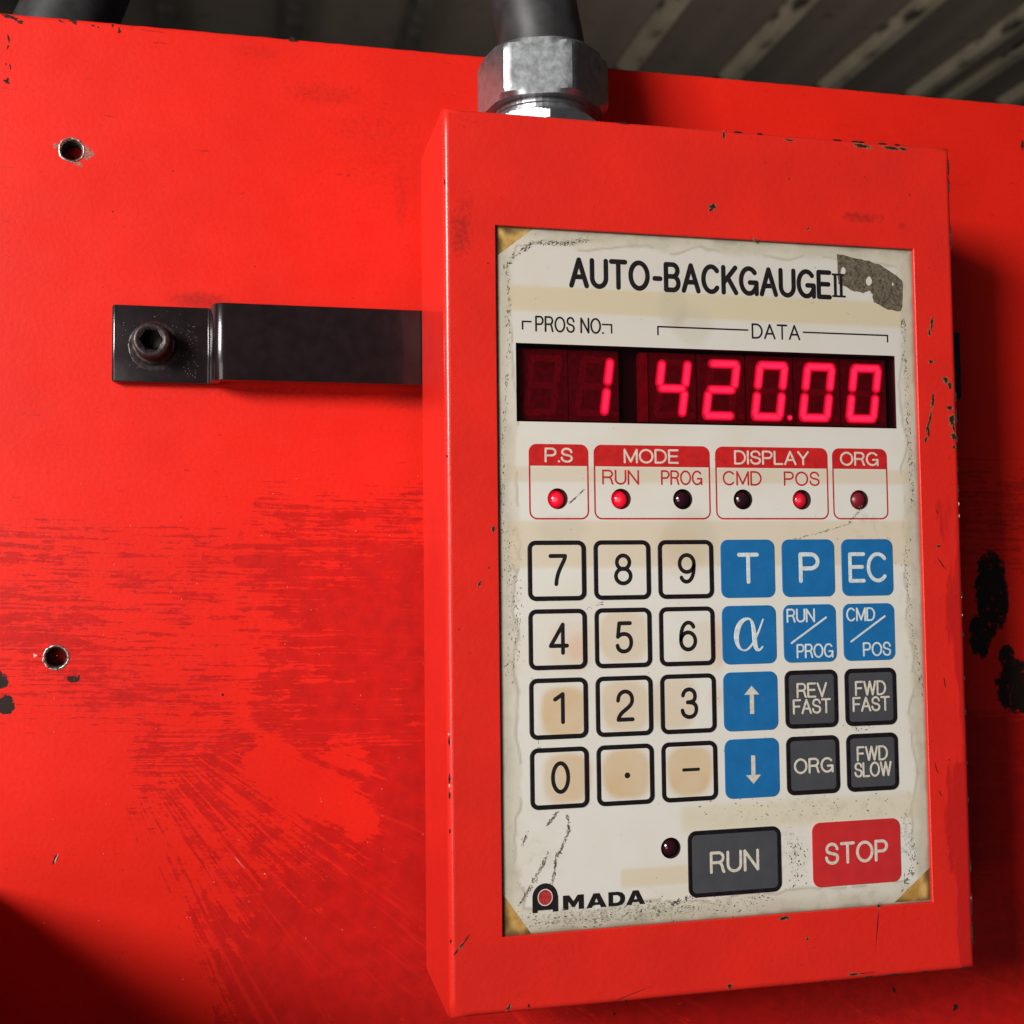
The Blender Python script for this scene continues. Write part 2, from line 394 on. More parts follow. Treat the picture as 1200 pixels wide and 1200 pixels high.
# ------------------------------------------------------------------ grids with round holes
def grid_plane(x0, x1, z0, z1, step, Y, holes=(), rects=()):
    """holes: (cx, cz, r, half) cells of a square block round a hole are replaced by a fan to the circle"""
    nx = int(round((x1 - x0) / step)); nz = int(round((z1 - z0) / step))
    xs = x0 + np.arange(nx + 1) * step; zs = z0 + np.arange(nz + 1) * step
    X, Z = np.meshgrid(xs, zs); V = np.stack([X.ravel(), np.full(X.size, Y), Z.ravel()], 1)
    keep = np.ones((nz, nx), bool); extraV = []; extraF = []
    idx = lambda i, j: j * (nx + 1) + i
    for (cx, cz, r, half) in holes:
        i0 = int(round((cx - half - x0) / step)); i1 = int(round((cx + half - x0) / step))
        j0 = int(round((cz - half - z0) / step)); j1 = int(round((cz + half - z0) / step))
        keep[j0:j1, i0:i1] = False
        loop = [idx(i, j0) for i in range(i0, i1)] + [idx(i1, j) for j in range(j0, j1)] + [idx(i, j1) for i in range(i1, i0, -1)] + [idx(i0, j) for j in range(j1, j0, -1)]
        b = len(V) + len(extraV); m = len(loop)
        for q in loop:
            a = math.atan2(V[q][2] - cz, V[q][0] - cx); extraV.append((cx + r * math.cos(a), Y, cz + r * math.sin(a)))
        for k in range(m): extraF.append((loop[k], loop[(k + 1) % m], b + (k + 1) % m, b + k))
    for (a, b_, c, d) in rects:
        i0 = int(round((a - x0) / step)); i1 = int(round((b_ - x0) / step)); j0 = int(round((c - z0) / step)); j1 = int(round((d - z0) / step))
        keep[j0:j1, i0:i1] = False
    jj, ii = np.nonzero(keep); q = jj * (nx + 1) + ii
    F = np.stack([q, q + 1, q + nx + 2, q + nx + 1], 1).tolist() + extraF
    if extraV: V = np.vstack([V, np.array(extraV)])
    used = np.zeros(len(V), bool); used[[i for f in F for i in f]] = True
    mp = np.cumsum(used) - 1
    F = [tuple(int(mp[i]) for i in f) for f in F]
    return V[used], F
def lathe(cx, cz, prof, n=40, a0=0):
    """prof: list of (radius, y)"""
    V = []; F = []
    for r, y in prof:
        for k in range(n):
            a = a0 + 2 * PI * k / n; V.append((cx + r * math.cos(a), y, cz + r * math.sin(a)))
    for i in range(len(prof) - 1):
        for k in range(n):
            F.append((i * n + k, i * n + (k + 1) % n, (i + 1) * n + (k + 1) % n, (i + 1) * n + k))
    return V, F
def join(*vf):
    V = []; F = []
    for v, f in vf:
        b = len(V); V += [tuple(p) for p in v]; F += [tuple(b + i for i in q) for q in f]
    return V, F
def boxvf(x0, x1, y0, y1, z0, z1):
    V = [(x, y, z) for x in (x0, x1) for y in (y0, y1) for z in (z0, z1)]
    return V, [(0, 1, 3, 2), (4, 6, 7, 5), (0, 4, 5, 1), (2, 3, 7, 6), (0, 2, 6, 4), (1, 5, 7, 3)]
def blobs(name, items, mat, parent, y, kind='stuff', label=None, irregular=.45, tri=False):
    """irregular thin flakes lying on plane y: items (x,z,rx,rz,rot)"""
    V = []; F = []
    for k, (x, z, rx, rz, rot) in enumerate(items):
        n = 5 if max(rx, rz) < .5 else 14
        base = len(V); h = .012 + (k % 7) * .003; c, s_ = math.cos(rot), math.sin(rot)
        V.append((x, y - h, z)); ph = random.random() * 6
        for i in range(n):
            a = 2 * PI * i / n; q = 1 + irregular * (random.random() - .5) * 1.6 + .15 * math.sin(3 * a + ph)
            u = rx * q * math.cos(a); v = rz * q * math.sin(a)
            V.append((x + u * c - v * s_, y - h, z + u * s_ + v * c))
        for i in range(n): F.append((base, base + 1 + i, base + 1 + (i + 1) % n))
    o = mesh(name, V, F, mat, parent, label=label)
    if kind: o['kind'] = kind
    return o
def along(path, n, spread, size, Y, el=1.0):
    """specks scattered along a pixel path of the plate"""
    P = [W(px, py, Y) for px, py in path]; L = [0]
    for a, b in zip(P, P[1:]): L.append(L[-1] + math.hypot(b[0] - a[0], b[1] - a[1]))
    out = []
    for _ in range(n):
        t = random.random() * L[-1]; i = max(j for j in range(len(L) - 1) if L[j] <= t)
        f = (t - L[i]) / max(1e-6, L[i + 1] - L[i])
        x = P[i][0] + f * (P[i + 1][0] - P[i][0]) + random.gauss(0, spread); z = P[i][1] + f * (P[i + 1][1] - P[i][1]) + random.gauss(0, spread)
        ang = math.atan2(P[i + 1][1] - P[i][1], P[i + 1][0] - P[i][0]) + random.gauss(0, .5)
        s = size * (.4 + random.random() ** 2 * 1.4)
        out.append((x, z, s * el * (.7 + random.random()), s * .55, ang))
    return out

# ================================================================== CEILING (far behind, above)
def ceiling():
    n = NT('sooty_corrugated_sheet')
    f = n.noise(260, 5, stretch=(1, .25, 1), rough=.6)
    c = n.mix(n.ramp(f, .35, .7), (0.100, 0.080, 0.062), (0.135, 0.109, 0.084))
    ru = n.ramp(n.noise(60, 5, rough=.7), .60, .68)
    c = n.mix(n.math('MULTIPLY', ru, .6), c, (0.035, 0.022, 0.015))
    n.set(Base_Color=c, Roughness=.7, Normal=n.bump(n.noise(80, 3), .3, 6))
    r = NT('dusty_rib_metal')
    c = r.mix(r.ramp(r.noise(90, 4), .3, .7), (0.17, 0.145, 0.10), (0.28, 0.24, 0.172))
    ru = r.ramp(r.noise(55, 3, rough=.55, stretch=(1.2, .5, 1)), .57, .66)
    c = r.mix(ru, c, (0.018, 0.011, 0.009))
    r.set(Base_Color=c, Roughness=.75, Normal=r.bump(ru, -.5, 4))
    H = 1130
    V, F = boxvf(-4200, 5200, -700, 9000, H + 27.7, H + 45)
    # shallow folds of the sheet between ribs
    xs = np.arange(-4200, 5200.1, 20.0); prof = []
    for x in xs: prof.append(H + 27.7 - 3 - 1.0 * math.sin(x / 243.0 * 2 * PI * 3))
    V2 = []; F2 = []
    for i, x in enumerate(xs): V2 += [(x, -700, prof[i]), (x, 9000, prof[i])]
    for i in range(len(xs) - 1): F2.append((2 * i, 2 * i + 1, 2 * i + 3, 2 * i + 2))
    V, F = join((V, F), (V2, F2))
    c = mesh('ceiling', V, F, n.m, loc=(0, 3000, H)); tag(c, kind='structure')
    x0 = -131 + .72 * H; first = None; rd = simple('shaded_rib_metal', (.07, .06, .048), .8, var=.4, vs=60)  # darker copy of the rib metal: weaker light on the left ribs painted in
    for k in range(-20, 19):
        x = x0 + k * 243 + (0 if k < 3 else -18)
        wd = 14 if k != 3 else 11
        z1 = H + 27.7 - 6.4
        P = [(-wd - 9, 0), (-wd, -24), (wd, -24), (wd + 9, 0)]
        V = []
        for yy in (-650, 9000):
            for (a, b) in P: V.append((x + a, yy, z1 + b))
        F = [(0, 1, 5, 4), (1, 2, 6, 5), (2, 3, 7, 6), (0, 3, 2, 1), (4, 5, 6, 7)]
        if first is None or k in (0, 3, 4):
            o = mesh('rib', V, F, rd if k < 0 else r.m, c, loc=(x, 3000, z1))
            if k != 3: first = o
        else:
            o = first.copy(); COL.objects.link(o); o.parent = c
            o.location = Vector((x, 3000, z1)) * MM - c.location
    # lapped seam beside one rib: the doubled rib at the right of the photo
    x = x0 + 3 * 243 + 78
    V, F = boxvf(x - 14, x + 14, -650, 9000, H + 27.7 - 24, H + 27.7 - 4)
    mesh('lap_seam', V, F, r.m, c, loc=(x, 3000, H))
ceiling()

# ================================================================== MACHINE SIDE PANEL
WY = 55.0; TOPZ = 198.3
def machine_panel():
    t = thing('machine_wall', 'scraped bright red painted steel side of the machine with two bolt holes', 'machine side', (0, WY, -260))
    holes = [(-183.5, 157.5, 3.45, 6), (-186.5, 4.5, 3.35, 6)]
    V, F = grid_plane(-300, 300, -260, TOPZ - .3 - .0, 1.0, WY, holes) if False else grid_plane(-300, 300, -260, 197, 1.0, WY, holes)
    nb = len(V)
    # rolled top edge, back and sides of the 6 mm plate
    xs = np.arange(-300, 301, 1.0); top = []
    for k, (dz, dy) in enumerate([(0, 0), (.62, .12), (1.05, .5), (1.2, 1.2), (1.2, 6.0), (-457, 6.0)]):
        jag = (vnoise(xs, xs * 0, 3.0, 11) - .5) * .22 if 0 < k < 5 else 0 * xs
        for x, j in zip(xs, jag): top.append((x, WY + dy, 197 + dz + j))
    m = len(xs); TF = []
    for r in range(5):
        for i in range(m - 1): TF.append((r * m + i, r * m + i + 1, (r + 1) * m + i + 1, (r + 1) * m + i))
    V, F = join((V, F), (top, TF))
    for sx in (-300, 300):
        V, F = join((V, F), ([(sx, WY, -260), (sx, WY + 6, -260), (sx, WY + 6, 198.2), (sx, WY, 197)], [(0, 1, 2, 3)]))
    o = mesh('panel_sheet', V, F, M_wall, t)
    A = np.array(V); x = A[:, 0]; z = A[:, 2]
    n1 = fnoise(x, z, 26, 3); n2 = fnoise(x, z, 9, 8)
    wear = np.full(len(x), .02)
    rag = (fnoise(x * .25, z, 3.0, 41) - .5) * 34
    band = box_mask(x + rag, z, -130, 20, -24, 41, 6) * (.66 + .2 * sstep(-125, -95, x))
    band = np.maximum(band, box_mask(x + rag, z, -130, 20, 26, 55, 6) * .50)
    band = np.maximum(band, box_mask(x, z, -152, -120, -28, 44, 8) * (.22 + .30 * n1))
    band2 = box_mask(x, z, -230, -140, -15, 46, 9) * (.26 + .42 * n1)
    ang = np.degrees(np.arctan2(-(z - 2), x + 182)); rr_ = np.hypot(x + 182, z - 2)
    fan = sstep(16, 26, ang) * (1 - sstep(62, 72, ang)) * sstep(34, 50, rr_) * (.40 + .55 * sstep(72, 118, rr_ + (n1 - .5) * 30))
    low = sstep(-104, -88, x + rag * .3) * (1 - sstep(-30, -18, z)) * .95
    patch = box_mask(x, z, -165, -105, -48, -16, 6) * (.30 + .35 * n1)
    wear = np.maximum.reduce([wear, band, band2, fan, low, patch, box_mask(x, z, 90, 320, -300, -30, 20) * .55, box_mask(x, z, 90, 320, 25, 66, 9) * .45])
    ga, gb = W(312, 890, WY), W(425, 965, WY); gx, gz = gb[0] - ga[0], gb[1] - ga[1]; gl = math.hypot(gx, gz)
    tt = np.clip(((x - ga[0]) * gx + (z - ga[1]) * gz) / gl / gl, 0, 1); gd = np.hypot(x - ga[0] - tt * gx, z - ga[1] - tt * gz)
    gap = (1 - sstep(2.5, 9, gd + (n2 - .5) * 7))
    wear = np.clip(wear - .75 * gap + (n2 - .5) * .34 * (wear > .1) + (n1 - .5) * .14 * (wear > .1), 0, 1)
    gr = np.zeros(len(x))
    for (px, py, rx, rz, a) in [(440, 180, 22, 34, .42), (330, 90, 30, 14, .34), (120, 260, 18, 10, .3), (380, 110, 16, 5, .6), (430, 150, 20, 8, .5), (300, 60, 12, 4, .5), (470, 230, 3, 14, .6), (235, 352, 10, 3, .9), (330, 460, 50, 3, .6), (480, 470, 12, 4, .7),
                             (1180, 1100, 40, 20, .75), (1000, 1180, 40, 8, .7), (1180, 600, 14, 12, .6), (90, 780, 14, 8, .4), (190, 770, 14, 5, .4)]:
        cx, cz = W(px, py, WY); gr = np.maximum(gr, ell(x, z, cx, cz, rx, rz, .8) * a)
    bl = np.zeros(len(x))
    for (px, py, rx, rz) in [(1162, 695, 7.6, 17), (1194, 805, 10.5, 11), (1148, 745, 5, 9), (1180, 770, 4, 5), (6, 826, 3.2, 3.4), (1, 797, 2.4, 3), (86, 795, 2.4, 1.6), (3, 800, 1.5, 1.5)]:
        cx, cz = W(px, py, WY); bl = np.maximum(bl, ell(x, z, cx, cz, rx, rz, .35))
    bl *= .80
    colattr(o, 'wear', np.stack([wear, gr, bl], 1))
    dx = x + 182; dz = z - 2
    phi = np.arctan2(-dz, np.maximum(dx, 1)); rr = np.hypot(dx, dz)
    for nm, u, v in (('flow', x + 182 + 0 * z, -dz - .03 * dx + (fnoise(x, z, 34, 52) - .5) * 1.2), ('flow_fan', rr + 300, phi * 75 + (fnoise(x, z, 34, 51) - .5) * 2.5)):
        uv = np.stack([u * MM, v * MM, 0 * u], 1)
        a = o.data.attributes.new(nm, 'FLOAT_VECTOR', 'POINT'); a.data.foreach_set('vector', uv.astype(np.float32).ravel())
    k = sstep(12, 22, ang + (n2 - .5) * 8) * sstep(38, 54, rr_) * (1 - sstep(-30, -20, z + (n2 - .5) * 8))
    a = o.data.attributes.new('fan_share', 'FLOAT', 'POINT'); a.data.foreach_set('value', k.astype(np.float32))
    for k, (cx, cz, r, h) in enumerate(holes):
        V1, F1 = lathe(cx, cz, [(r + .40, WY - .04), (r + .20, WY - .22), (r - .12, WY - .10), (r - .5, WY + .8), (r - .45, WY + 6.5)], 44)
        V1 = [(p[0] + .30 * (random.random() - .5), p[1] + .14 * (random.random() - .5), p[2] + .30 * (random.random() - .5)) if i < 132 else p for i, p in enumerate(V1)]
        e = mesh('hole_rim', V1, F1, M_bare, t, smooth=True)
        # thread of the bore and its dark end
        prof = []
        for j in range(13): prof.append((r - (.42 if j % 2 else .72), WY + 1.0 + j * .42))
        prof += [(r - .5, WY + 14), (.01, WY + 14.2)]
        V1, F1 = lathe(cx, cz, prof, 32); mesh('threaded_bore', V1, F1, M_hole, t)
    V1 = [W(*p, WY) for p in ()]
    c1 = holes[0]
    blobs('rim_scuffs', [(c1[0] + 4.7, c1[1] - .6, 1.5, 2.2, .4), (c1[0] - 4.5, c1[1] + 1.1, .8, 1.0, 0), (c1[0] + 2.0, c1[1] - 4.3, 1.5, .6, -.3)], simple('scuffed_bare_patch', (.36, .12, .09), .4, var=.5, vs=.5), t, WY)
    ch = []
    for (px, py, rx, rz, ro) in [(10, 19, 1.7, .5, -.1), (17, 22, 1.4, .45, -.3), (24, 26, .8, .5, .2), (72, 25, 1.0, .25, -.4), (85, 24, 1.1, .55, -.3), (88, 27, .5, .5, 0), (109, 30, .5, .3, 0), (115, 32, .35, .3, 0), (132, 30, .35, .5, 0), (140, 36, .45, .9, 0),
                             (10, 45, .3, 1.3, .3), (9, 55, .25, .8, -.3), (12, 78, .2, 1, .2), (8, 95, .8, .9, .5), (7, 75, .2, .4, 0), (132, 248, .25, .25, 0), (65, 1007, .5, 1.3, -.45),
                             (1198, 170, .7, 1.6, 0), (261, 814, .4, .4, 0), (1048, 1160, .5, 1.2, .5), (1120, 1180, 1.2, .9, .8), (720, 1188, .5, .5, 0), (343, 46.5, 1.4, .6, 0), (304, 948, .2, .2, 0), (377, 1021, .2, .2, 0)]:
        x_, z_ = W(px, py, WY); ch.append((x_, z_, rx, rz, ro))
    for _ in range(150):
        x_ = random.uniform(-205, 170); z_ = random.uniform(-105, 196); s = .06 + random.random() ** 3 * .22
        ch.append((x_, z_, s, s * .7, random.random() * 3))
    blobs('paint_chips', ch, M_chip, t, WY)
    sc = []
    for (px, py, rx, rz, ro) in [(280, 1010, 2.4, .07, -.9), (66, 1006, .15, 1.3, -.4), (41, 768, .6, .5, 0), (310, 1024, .3, .2, 0)]:
        x_, z_ = W(px, py, WY); sc.append((x_, z_, rx, rz, ro))
    for _ in range(70):
        x_ = random.uniform(-195, -60); z_ = random.uniform(-95, 60); sc.append((x_, z_, .10 + random.random() * .15, .08, random.random() * 3))
    blobs('light_scratches', sc, M_rim, t, WY - .02)
    return t
machine_panel()

# ================================================================== UNSEEN BLOCK BELOW LEFT, added to cast the shadow on the lower wall
def shadow_block():
    V, F = boxvf(-440, -208, -175, WY, -330, -58)
    me = mesh('shadow_block', V, F, M_box, loc=(-315, WY, -330))
    bm = bmesh.new(); bm.from_mesh(me.data); bmesh.ops.bevel(bm, geom=bm.edges[:], offset=.002, segments=3, affect='EDGES'); bm.to_mesh(me.data); bm.free()
    tag(me, 'red painted block added out of view at far left to shade the lower wall', 'machine housing')  # no real housing: block added only to cast the shadow
shadow_block()

# ================================================================== BRACKET
def bracket():
    t = thing('mounting_bracket', 'glossy black flat steel bracket bolted to the red panel behind the control box', 'bracket', (-160, WY, 98))
    z0, z1 = 86.6, 110.0; th = 3.0
    # centre line of the strip in x-y: tab on the wall, step, long bar
    pts = []
    yt = WY - .15 - th / 2; yb = 45.0 + .2
    pts += [(-170.3, yt), (-143.4, yt)]
    r = 2.6
    for k in range(1, 8):
        a = k / 7 * (PI * .47); pts.append((-143.4 + 2.2 * math.sin(a), yt - 2.2 * (1 - math.cos(a))))
    ex, ey = pts[-1]
    for k in range(0, 9):
        a = PI * .47 * (1 - k / 8); pts.append((-137.9 - 2.8 * math.sin(a), yb + 2.8 * (1 - math.cos(a))))
    pts += [(-130, yb), (-78, yb), (0, yb), (109.5, yb)]
    V = []; F = []; n = len(pts)
    P = [Vector(p) for p in pts]; e = .35
    prof = [(-th / 2, z0 + e), (-th / 2, z1 - e), (-th / 2 + e * .3, z1 - e * .3), (-th / 2 + e, z1), (th / 2 - e, z1), (th / 2, z1 - e), (th / 2, z0 + e), (th / 2 - e, z0), (-th / 2 + e, z0), (-th / 2 + e * .3, z0 + e * .3)]
    for i, p in enumerate(P):
        a = (P[i] - P[i - 1]).normalized() if i else (P[1] - P[0]).normalized(); b = (P[i + 1] - P[i]).normalized() if i < n - 1 else a
        tt = (a + b).normalized(); nn = Vector((-tt.y, tt.x))
        for (d, z) in prof: V.append((p.x + nn.x * d, p.y + nn.y * d, z))
    m = len(prof)
    for i in range(n - 1):
        for k in range(m): F.append((i * m + k, i * m + (k + 1) % m, (i + 1) * m + (k + 1) % m, (i + 1) * m + k))
    # rounded left end catches the light
    for side, i in ((0, 0), (1, n - 1)):
        pb = i * m; sx = -1 if side == 0 else 1
        for (ox, ds, iz) in ((.35, .95, .1), (.68, .80, .3), (.88, .58, .5), (.95, .35, .7)):
            b = len(V)
            for (d, z) in prof:
                V.append((P[i].x + sx * ox, P[i].y + d * ds, z0 + iz + (z - z0) * (z1 - z0 - 2 * iz) / (z1 - z0)))
            for k in range(m): F.append((pb + k, pb + (k + 1) % m, b + (k + 1) % m, b + k))
            pb = b
        F.append(tuple(b + k for k in range(m)))
    o = mesh('bar', V, F, M_black, t)
    bm = bmesh.new(); bm.from_mesh(o.data); bmesh.ops.recalc_face_normals(bm, faces=bm.faces)
    for f in bm.faces: f.smooth = len(f.verts) == 4
    bm.to_mesh(o.data); bm.free()
    md = o.modifiers.new('edges', 'EDGE_SPLIT'); md.split_angle = math.radians(42)
    # socket head cap screw
    cx, cz = -159.2, 98.2; yf = 44.2; yb2 = WY - .15 - th
    b = thing_part = None
    prof = [(6.2, yb2), (6.2, yb2 - .5), (5.8, yb2 - .9), (5.4, yb2 - 1.0), (5.4, yf + .8), (5.2, yf + .3), (4.8, yf), (3.8, yf), (3.5, yf + .25)]
    V, F = lathe(cx, cz, prof, 48); bo = mesh('bolt', V, F, M_bolt, t, smooth=True)
    bo.modifiers.new('e', 'EDGE_SPLIT').split_angle = math.radians(40)
    V = []; F = []
    for y in (yf + .2, yf + 4.6):
        for k in range(6):
            a = PI / 6 + k * PI / 3; V.append((cx + 3.35 * math.cos(a), y, cz + 3.35 * math.sin(a)))
    for k in range(6): F.append((k, (k + 1) % 6, 6 + (k + 1) % 6, 6 + k))
    F.append((6, 7, 8, 9, 10, 11)); mesh('hex_socket', V, F, M_hole, bo)
    V = []; F = []
    for k in range(60):
        a = 2 * PI * k / 60; rh = 3.35 * math.cos(PI / 6) / math.cos((a - PI / 6 + PI / 6) % (PI / 3) - PI / 6)
        V += [(cx + 3.95 * math.cos(a), yf + .02, cz + 3.95 * math.sin(a)), (cx + rh * math.cos(a + 0), yf + .45, cz + rh * math.sin(a + 0))]
    for k in range(60): F.append((2 * k, 2 * ((k + 1) % 60), 2 * ((k + 1) % 60) + 1, 2 * k + 1))
    mesh('socket_chamfer', V, F, M_bolt, bo, smooth=True)
    # scraped ring and grit round the head
    V, F = lathe(cx + .3, cz - .6, [(7.6, yb2 + .02), (7.3, yb2 - .08), (6.6, yb2 - .08), (6.2, yb2 - .02)], 44)
    V = [(p[0] + .25 * (random.random() - .5), p[1], p[2] + .25 * (random.random() - .5)) for p in V]
    mesh('scraped_ring', V, F, M_bolt, bo)
    it = [(cx + random.gauss(1, 7), cz + random.gauss(-1, 6), .06 + random.random() * .16, .1, random.random() * 3) for _ in range(120)]
    it = [q for q in it if -169.5 < q[0] < -146.5 and 87.5 < q[1] < 109 and math.hypot(q[0] - cx, q[1] - cz) > 7.2]
    it += [(random.uniform(-150, -146), random.uniform(88, 108), .1 + random.random() * .2, .08, random.random() * 3) for _ in range(40)]
    blobs('grit', it, simple('pale_grit', (.16, .11, .10), .6, var=.5, vs=.4), t, yb2)
bracket()

# ================================================================== CONTROL BOX
BX0, BX1, BZ0, BZ1 = -78.75, 78.75, -90.3, 157.0; BD = 42.6
OX0, OX1, OZ0, OZ1 = -64.4, 65.5, -70.2, 124.9
box = thing('control_box', 'red steel control box with worn white keypad and lit red digits', 'control box', (0, BD, BZ0))
def housing():
    r = 1.7; V = []; F = []; sm = []
    # front frame as a fine sheet with the window cut out
    x0, x1, z0, z1 = BX0 + r, BX1 - r, BZ0 + r, BZ1 - r
    xs = sorted(set([x0, x1, OX0, OX1] + [x for x in np.arange(math.ceil(x0), x1, 1.5)])); zs = sorted(set([z0, z1, OZ0, OZ1] + [z for z in np.arange(math.ceil(z0), z1, 1.5)]))
    nx, nz = len(xs), len(zs)
    for z in zs:
        for x in xs: V.append((x, 0, z))
    for j in range(nz - 1):
        for i in range(nx - 1):
            if OX0 <= xs[i] < OX1 and OZ0 <= zs[j] < OZ1: continue
            q = j * nx + i; F.append((q, q + 1, q + nx + 1, q + nx)); sm.append(False)
    # lip of the window: small round then 1.3 mm deep
    prev = None
    for (d, y) in [(0, 0), (.10, .03), (.22, .12), (.28, .30), (.28, 1.5)]:
        b = len(V); V += [(OX0 + d, y, OZ0 + d), (OX1 - d, y, OZ0 + d), (OX1 - d, y, OZ1 - d), (OX0 + d, y, OZ1 - d)]
        if prev is not None:
            for k in range(4): F.append((prev + k, prev + (k + 1) % 4, b + (k + 1) % 4, b + k)); sm.append(False)
        prev = b
    # rounded outer edges, sides split along z so the edge can wobble
    rings = []
    K = 6
    def ring(ins, y):
        P = []
        zz = np.linspace(BZ0 + ins, BZ1 - ins, 60); xx = np.linspace(BX0 + ins, BX1 - ins, 40)
        P += [(x, y, BZ0 + ins) for x in xx[:-1]] + [(BX1 - ins, y, z) for z in zz[:-1]] + [(x, y, BZ1 - ins) for x in xx[::-1][:-1]] + [(BX0 + ins, y, z) for z in zz[::-1][:-1]]
        return P
    prev = None
    for k in range(K + 1):
        a = PI / 2 * k / K; P = ring(r * (1 - math.sin(a)), r * (1 - math.cos(a)))
        if k: P = [(p[0] + .05 * (vnoise(p[2], p[0], 5, 5) - .5), p[1], p[2] + .05 * (vnoise(p[2], p[0], 6, 6) - .5)) for p in P]
        b = len(V); V += P; m = len(P)
        if prev is not None:
            for i in range(m): F.append((prev + i, prev + (i + 1) % m, b + (i + 1) % m, b + i)); sm.append(True)
        prev = b
    for y, ins in ((BD - 1.0, 0), (BD, .8)):
        P = ring(ins, y); b = len(V); V += P
        for i in range(m): F.append((prev + i, prev + (i + 1) % m, b + (i + 1) % m, b + i)); sm.append(False)
        prev = b
    F.append(tuple(prev + i for i in range(m))); sm.append(False)
    o = mesh('housing', V, F, M_box, box, smooth=sm)
    A = np.array(V); x = A[:, 0]; z = A[:, 2]; y = A[:, 1]
    wear = np.zeros(len(x)); gr = np.zeros(len(x))
    wear = np.maximum(wear, box_mask(x, z, 74.2, 90, -92, -30, .7) * 1.0)
    xe = 71.0 + (vnoise(z, z * 0, 16, 5) - .5) * 6 + (vnoise(z, z * 0, 5, 6) - .5) * 2
    wear = np.maximum(wear, sstep(xe - .7, xe + .7, x) * sstep(-95, -86, z) * (1 - sstep(46, 58, z)) * .46)
    for (px, py, rx, rz, a) in [(545, 140, 6, 6, .5), (540, 270, 4, 10, .75), (545, 240, 3, 4, .6), (560, 170, 8, 3, .3), (1010, 255, 9, 2.2, .8), (1060, 265, 4, 2, .6), (700, 250, 12, 3, .3), (900, 230, 20, 4, .3), (1050, 1110, 22, 6, .35),
                             (620, 1120, 26, 9, .42), (800, 200, 34, 10, .34), (545, 450, 5, 30, .36), (1100, 280, 5, 20, .45), (760, 1150, 30, 5, .3), (1110, 1000, 4, 12, .5), (1115, 700, 4, 14, .5), (560, 600, 5, 40, .2), (1095, 500, 4, 10, .4)]:
        cx, cz = W(px, py, 0); gr = np.maximum(gr, ell(x, z, cx, cz, rx, rz, .8) * a)
    colattr(o, 'wear', np.stack([wear, gr, 0 * x], 1))
    ch = []; 
    for (px, py, rx, rz, ro) in [(835, 242, .9, .8, 0), (833, 246, .5, .35, .3), (885, 281, .4, .3, 0), (880, 278, .2, .2, 0), (947, 268, .3, .4, 0), (1092, 379, .35, 1.8, -.1), (1089, 390, .3, 1.0, .2), (1091, 424, .6, .4, .3), (1108, 445, .9, .7, -.8), (1113, 452, .5, 1.0, 0), (1113, 478, .7, .6, 0),
                             (1115, 492, .8, 1.5, 0), (1117, 510, .6, .6, 0), (1124, 512, .5, 1.0, 0), (1126, 500, .3, 1.2, 0), (1124, 524, .4, .5, 0), (1087, 500, .3, 1.3, -.3), (1085, 515, .3, .9, -.2), (1093, 470, .35, 2.2, -.15), (1090, 490, .3, 1.6, -.2), (1088, 506, .3, 1.4, 0),
                             (547, 1100, .2, 1.2, -.6), (541, 1108, .25, .9, -.65), (535, 1115, .22, 1.0, -.7), (596, 1184, .3, .8, -.6), (620, 1178, .22, .5, 0), (619, 1184, .2, .4, 0), (855, 1160, .5, .5, 0), (919, 1076, 1.3, .4, .1), (946, 1100, .3, .5, 0), (1030, 1062, .5, .4, 0), (1028, 1088, .15, 5.0, -.12),
                             (562, 684, .25, .8, -.6), (573, 665, .15, .4, 0), (578, 620, .35, .7, 0), (1100, 640, .5, .35, .6), (1103, 660, .2, 2.2, .6), (1098, 600, .2, .6, .4), (1015, 1148, 3.2, .14, .03), (1000, 1152, 1.6, .25, .0), (740, 1165, 6, .09, .28),
                             (848, 157, .25, 1.0, 0), (1010, 165, 2.2, .5, -.1), (1045, 168, 2.8, .36, -.07), (1058, 170, 1.2, .4, -.1), (925, 161, 1.2, .25, 0), (1102, 930, .2, 1, .4), (1097, 900, .18, 1.5, .3), (1107, 800, .2, 1.5, .2)]:
        x_, z_ = W(px, py, 0); x_ = min(max(x_, BX0 + 1.8), BX1 - 1.8); z_ = min(max(z_, BZ0 + 1.8), BZ1 - 1.7)
        ch.append((x_, z_, rx, rz, ro))
    for _ in range(120):
        x_ = random.uniform(BX0 + 2, BX1 - 2); z_ = random.uniform(BZ0 + 2, BZ1 - 2)
        if OX0 - .5 < x_ < OX1 + .5 and OZ0 - .5 < z_ < OZ1 + .5: continue
        s = .06 + random.random() ** 3 * .22; ch.append((x_, z_, s, s * .8, random.random() * 3))
    blobs('chip_edges', [(a, b, c * 1.35 + .08, d * 1.25 + .08, e) for a, b, c, d, e in ch if max(c, d) > .35 and min(c, d) > .22], simple('rusty_tan_edge', (.26, .10, .045), .6, var=.5, vs=.5), box, .004)
    blobs('paint_chips', ch, M_chip, box, -.02)
    # chips on the rounded corners: low irregular lumps sitting in the edge
    def edge_chips(name, lst, mat):
        bm = bmesh.new()
        for (x_, y_, z_, a, b_, c_) in lst:
            g = bmesh.ops.create_icosphere(bm, subdivisions=2, radius=1.0)
            for v in g['verts']:
                k = 1 + .35 * (random.random() - .5); v.co = Vector((x_ + v.co.x * a * k, y_ + v.co.y * b_ * k, z_ + v.co.z * c_ * k))
        VV = [tuple(v.co) for v in bm.verts]; bm.verts.index_update(); FF = [tuple(v.index for v in f.verts) for f in bm.faces]; bm.free()
        q = mesh(name, VV, FF, mat, box); q['kind'] = 'stuff'
    k = .5; L = []; R_ = []
    for zc, hh in ((136.0, .9), (-17, 1.3), (-27, 1.5), (-31.5, 1.0), (-41, .6), (60, .4), (-70, .5)):
        L.append((BX0 + k, k, zc, .28, .28, hh))
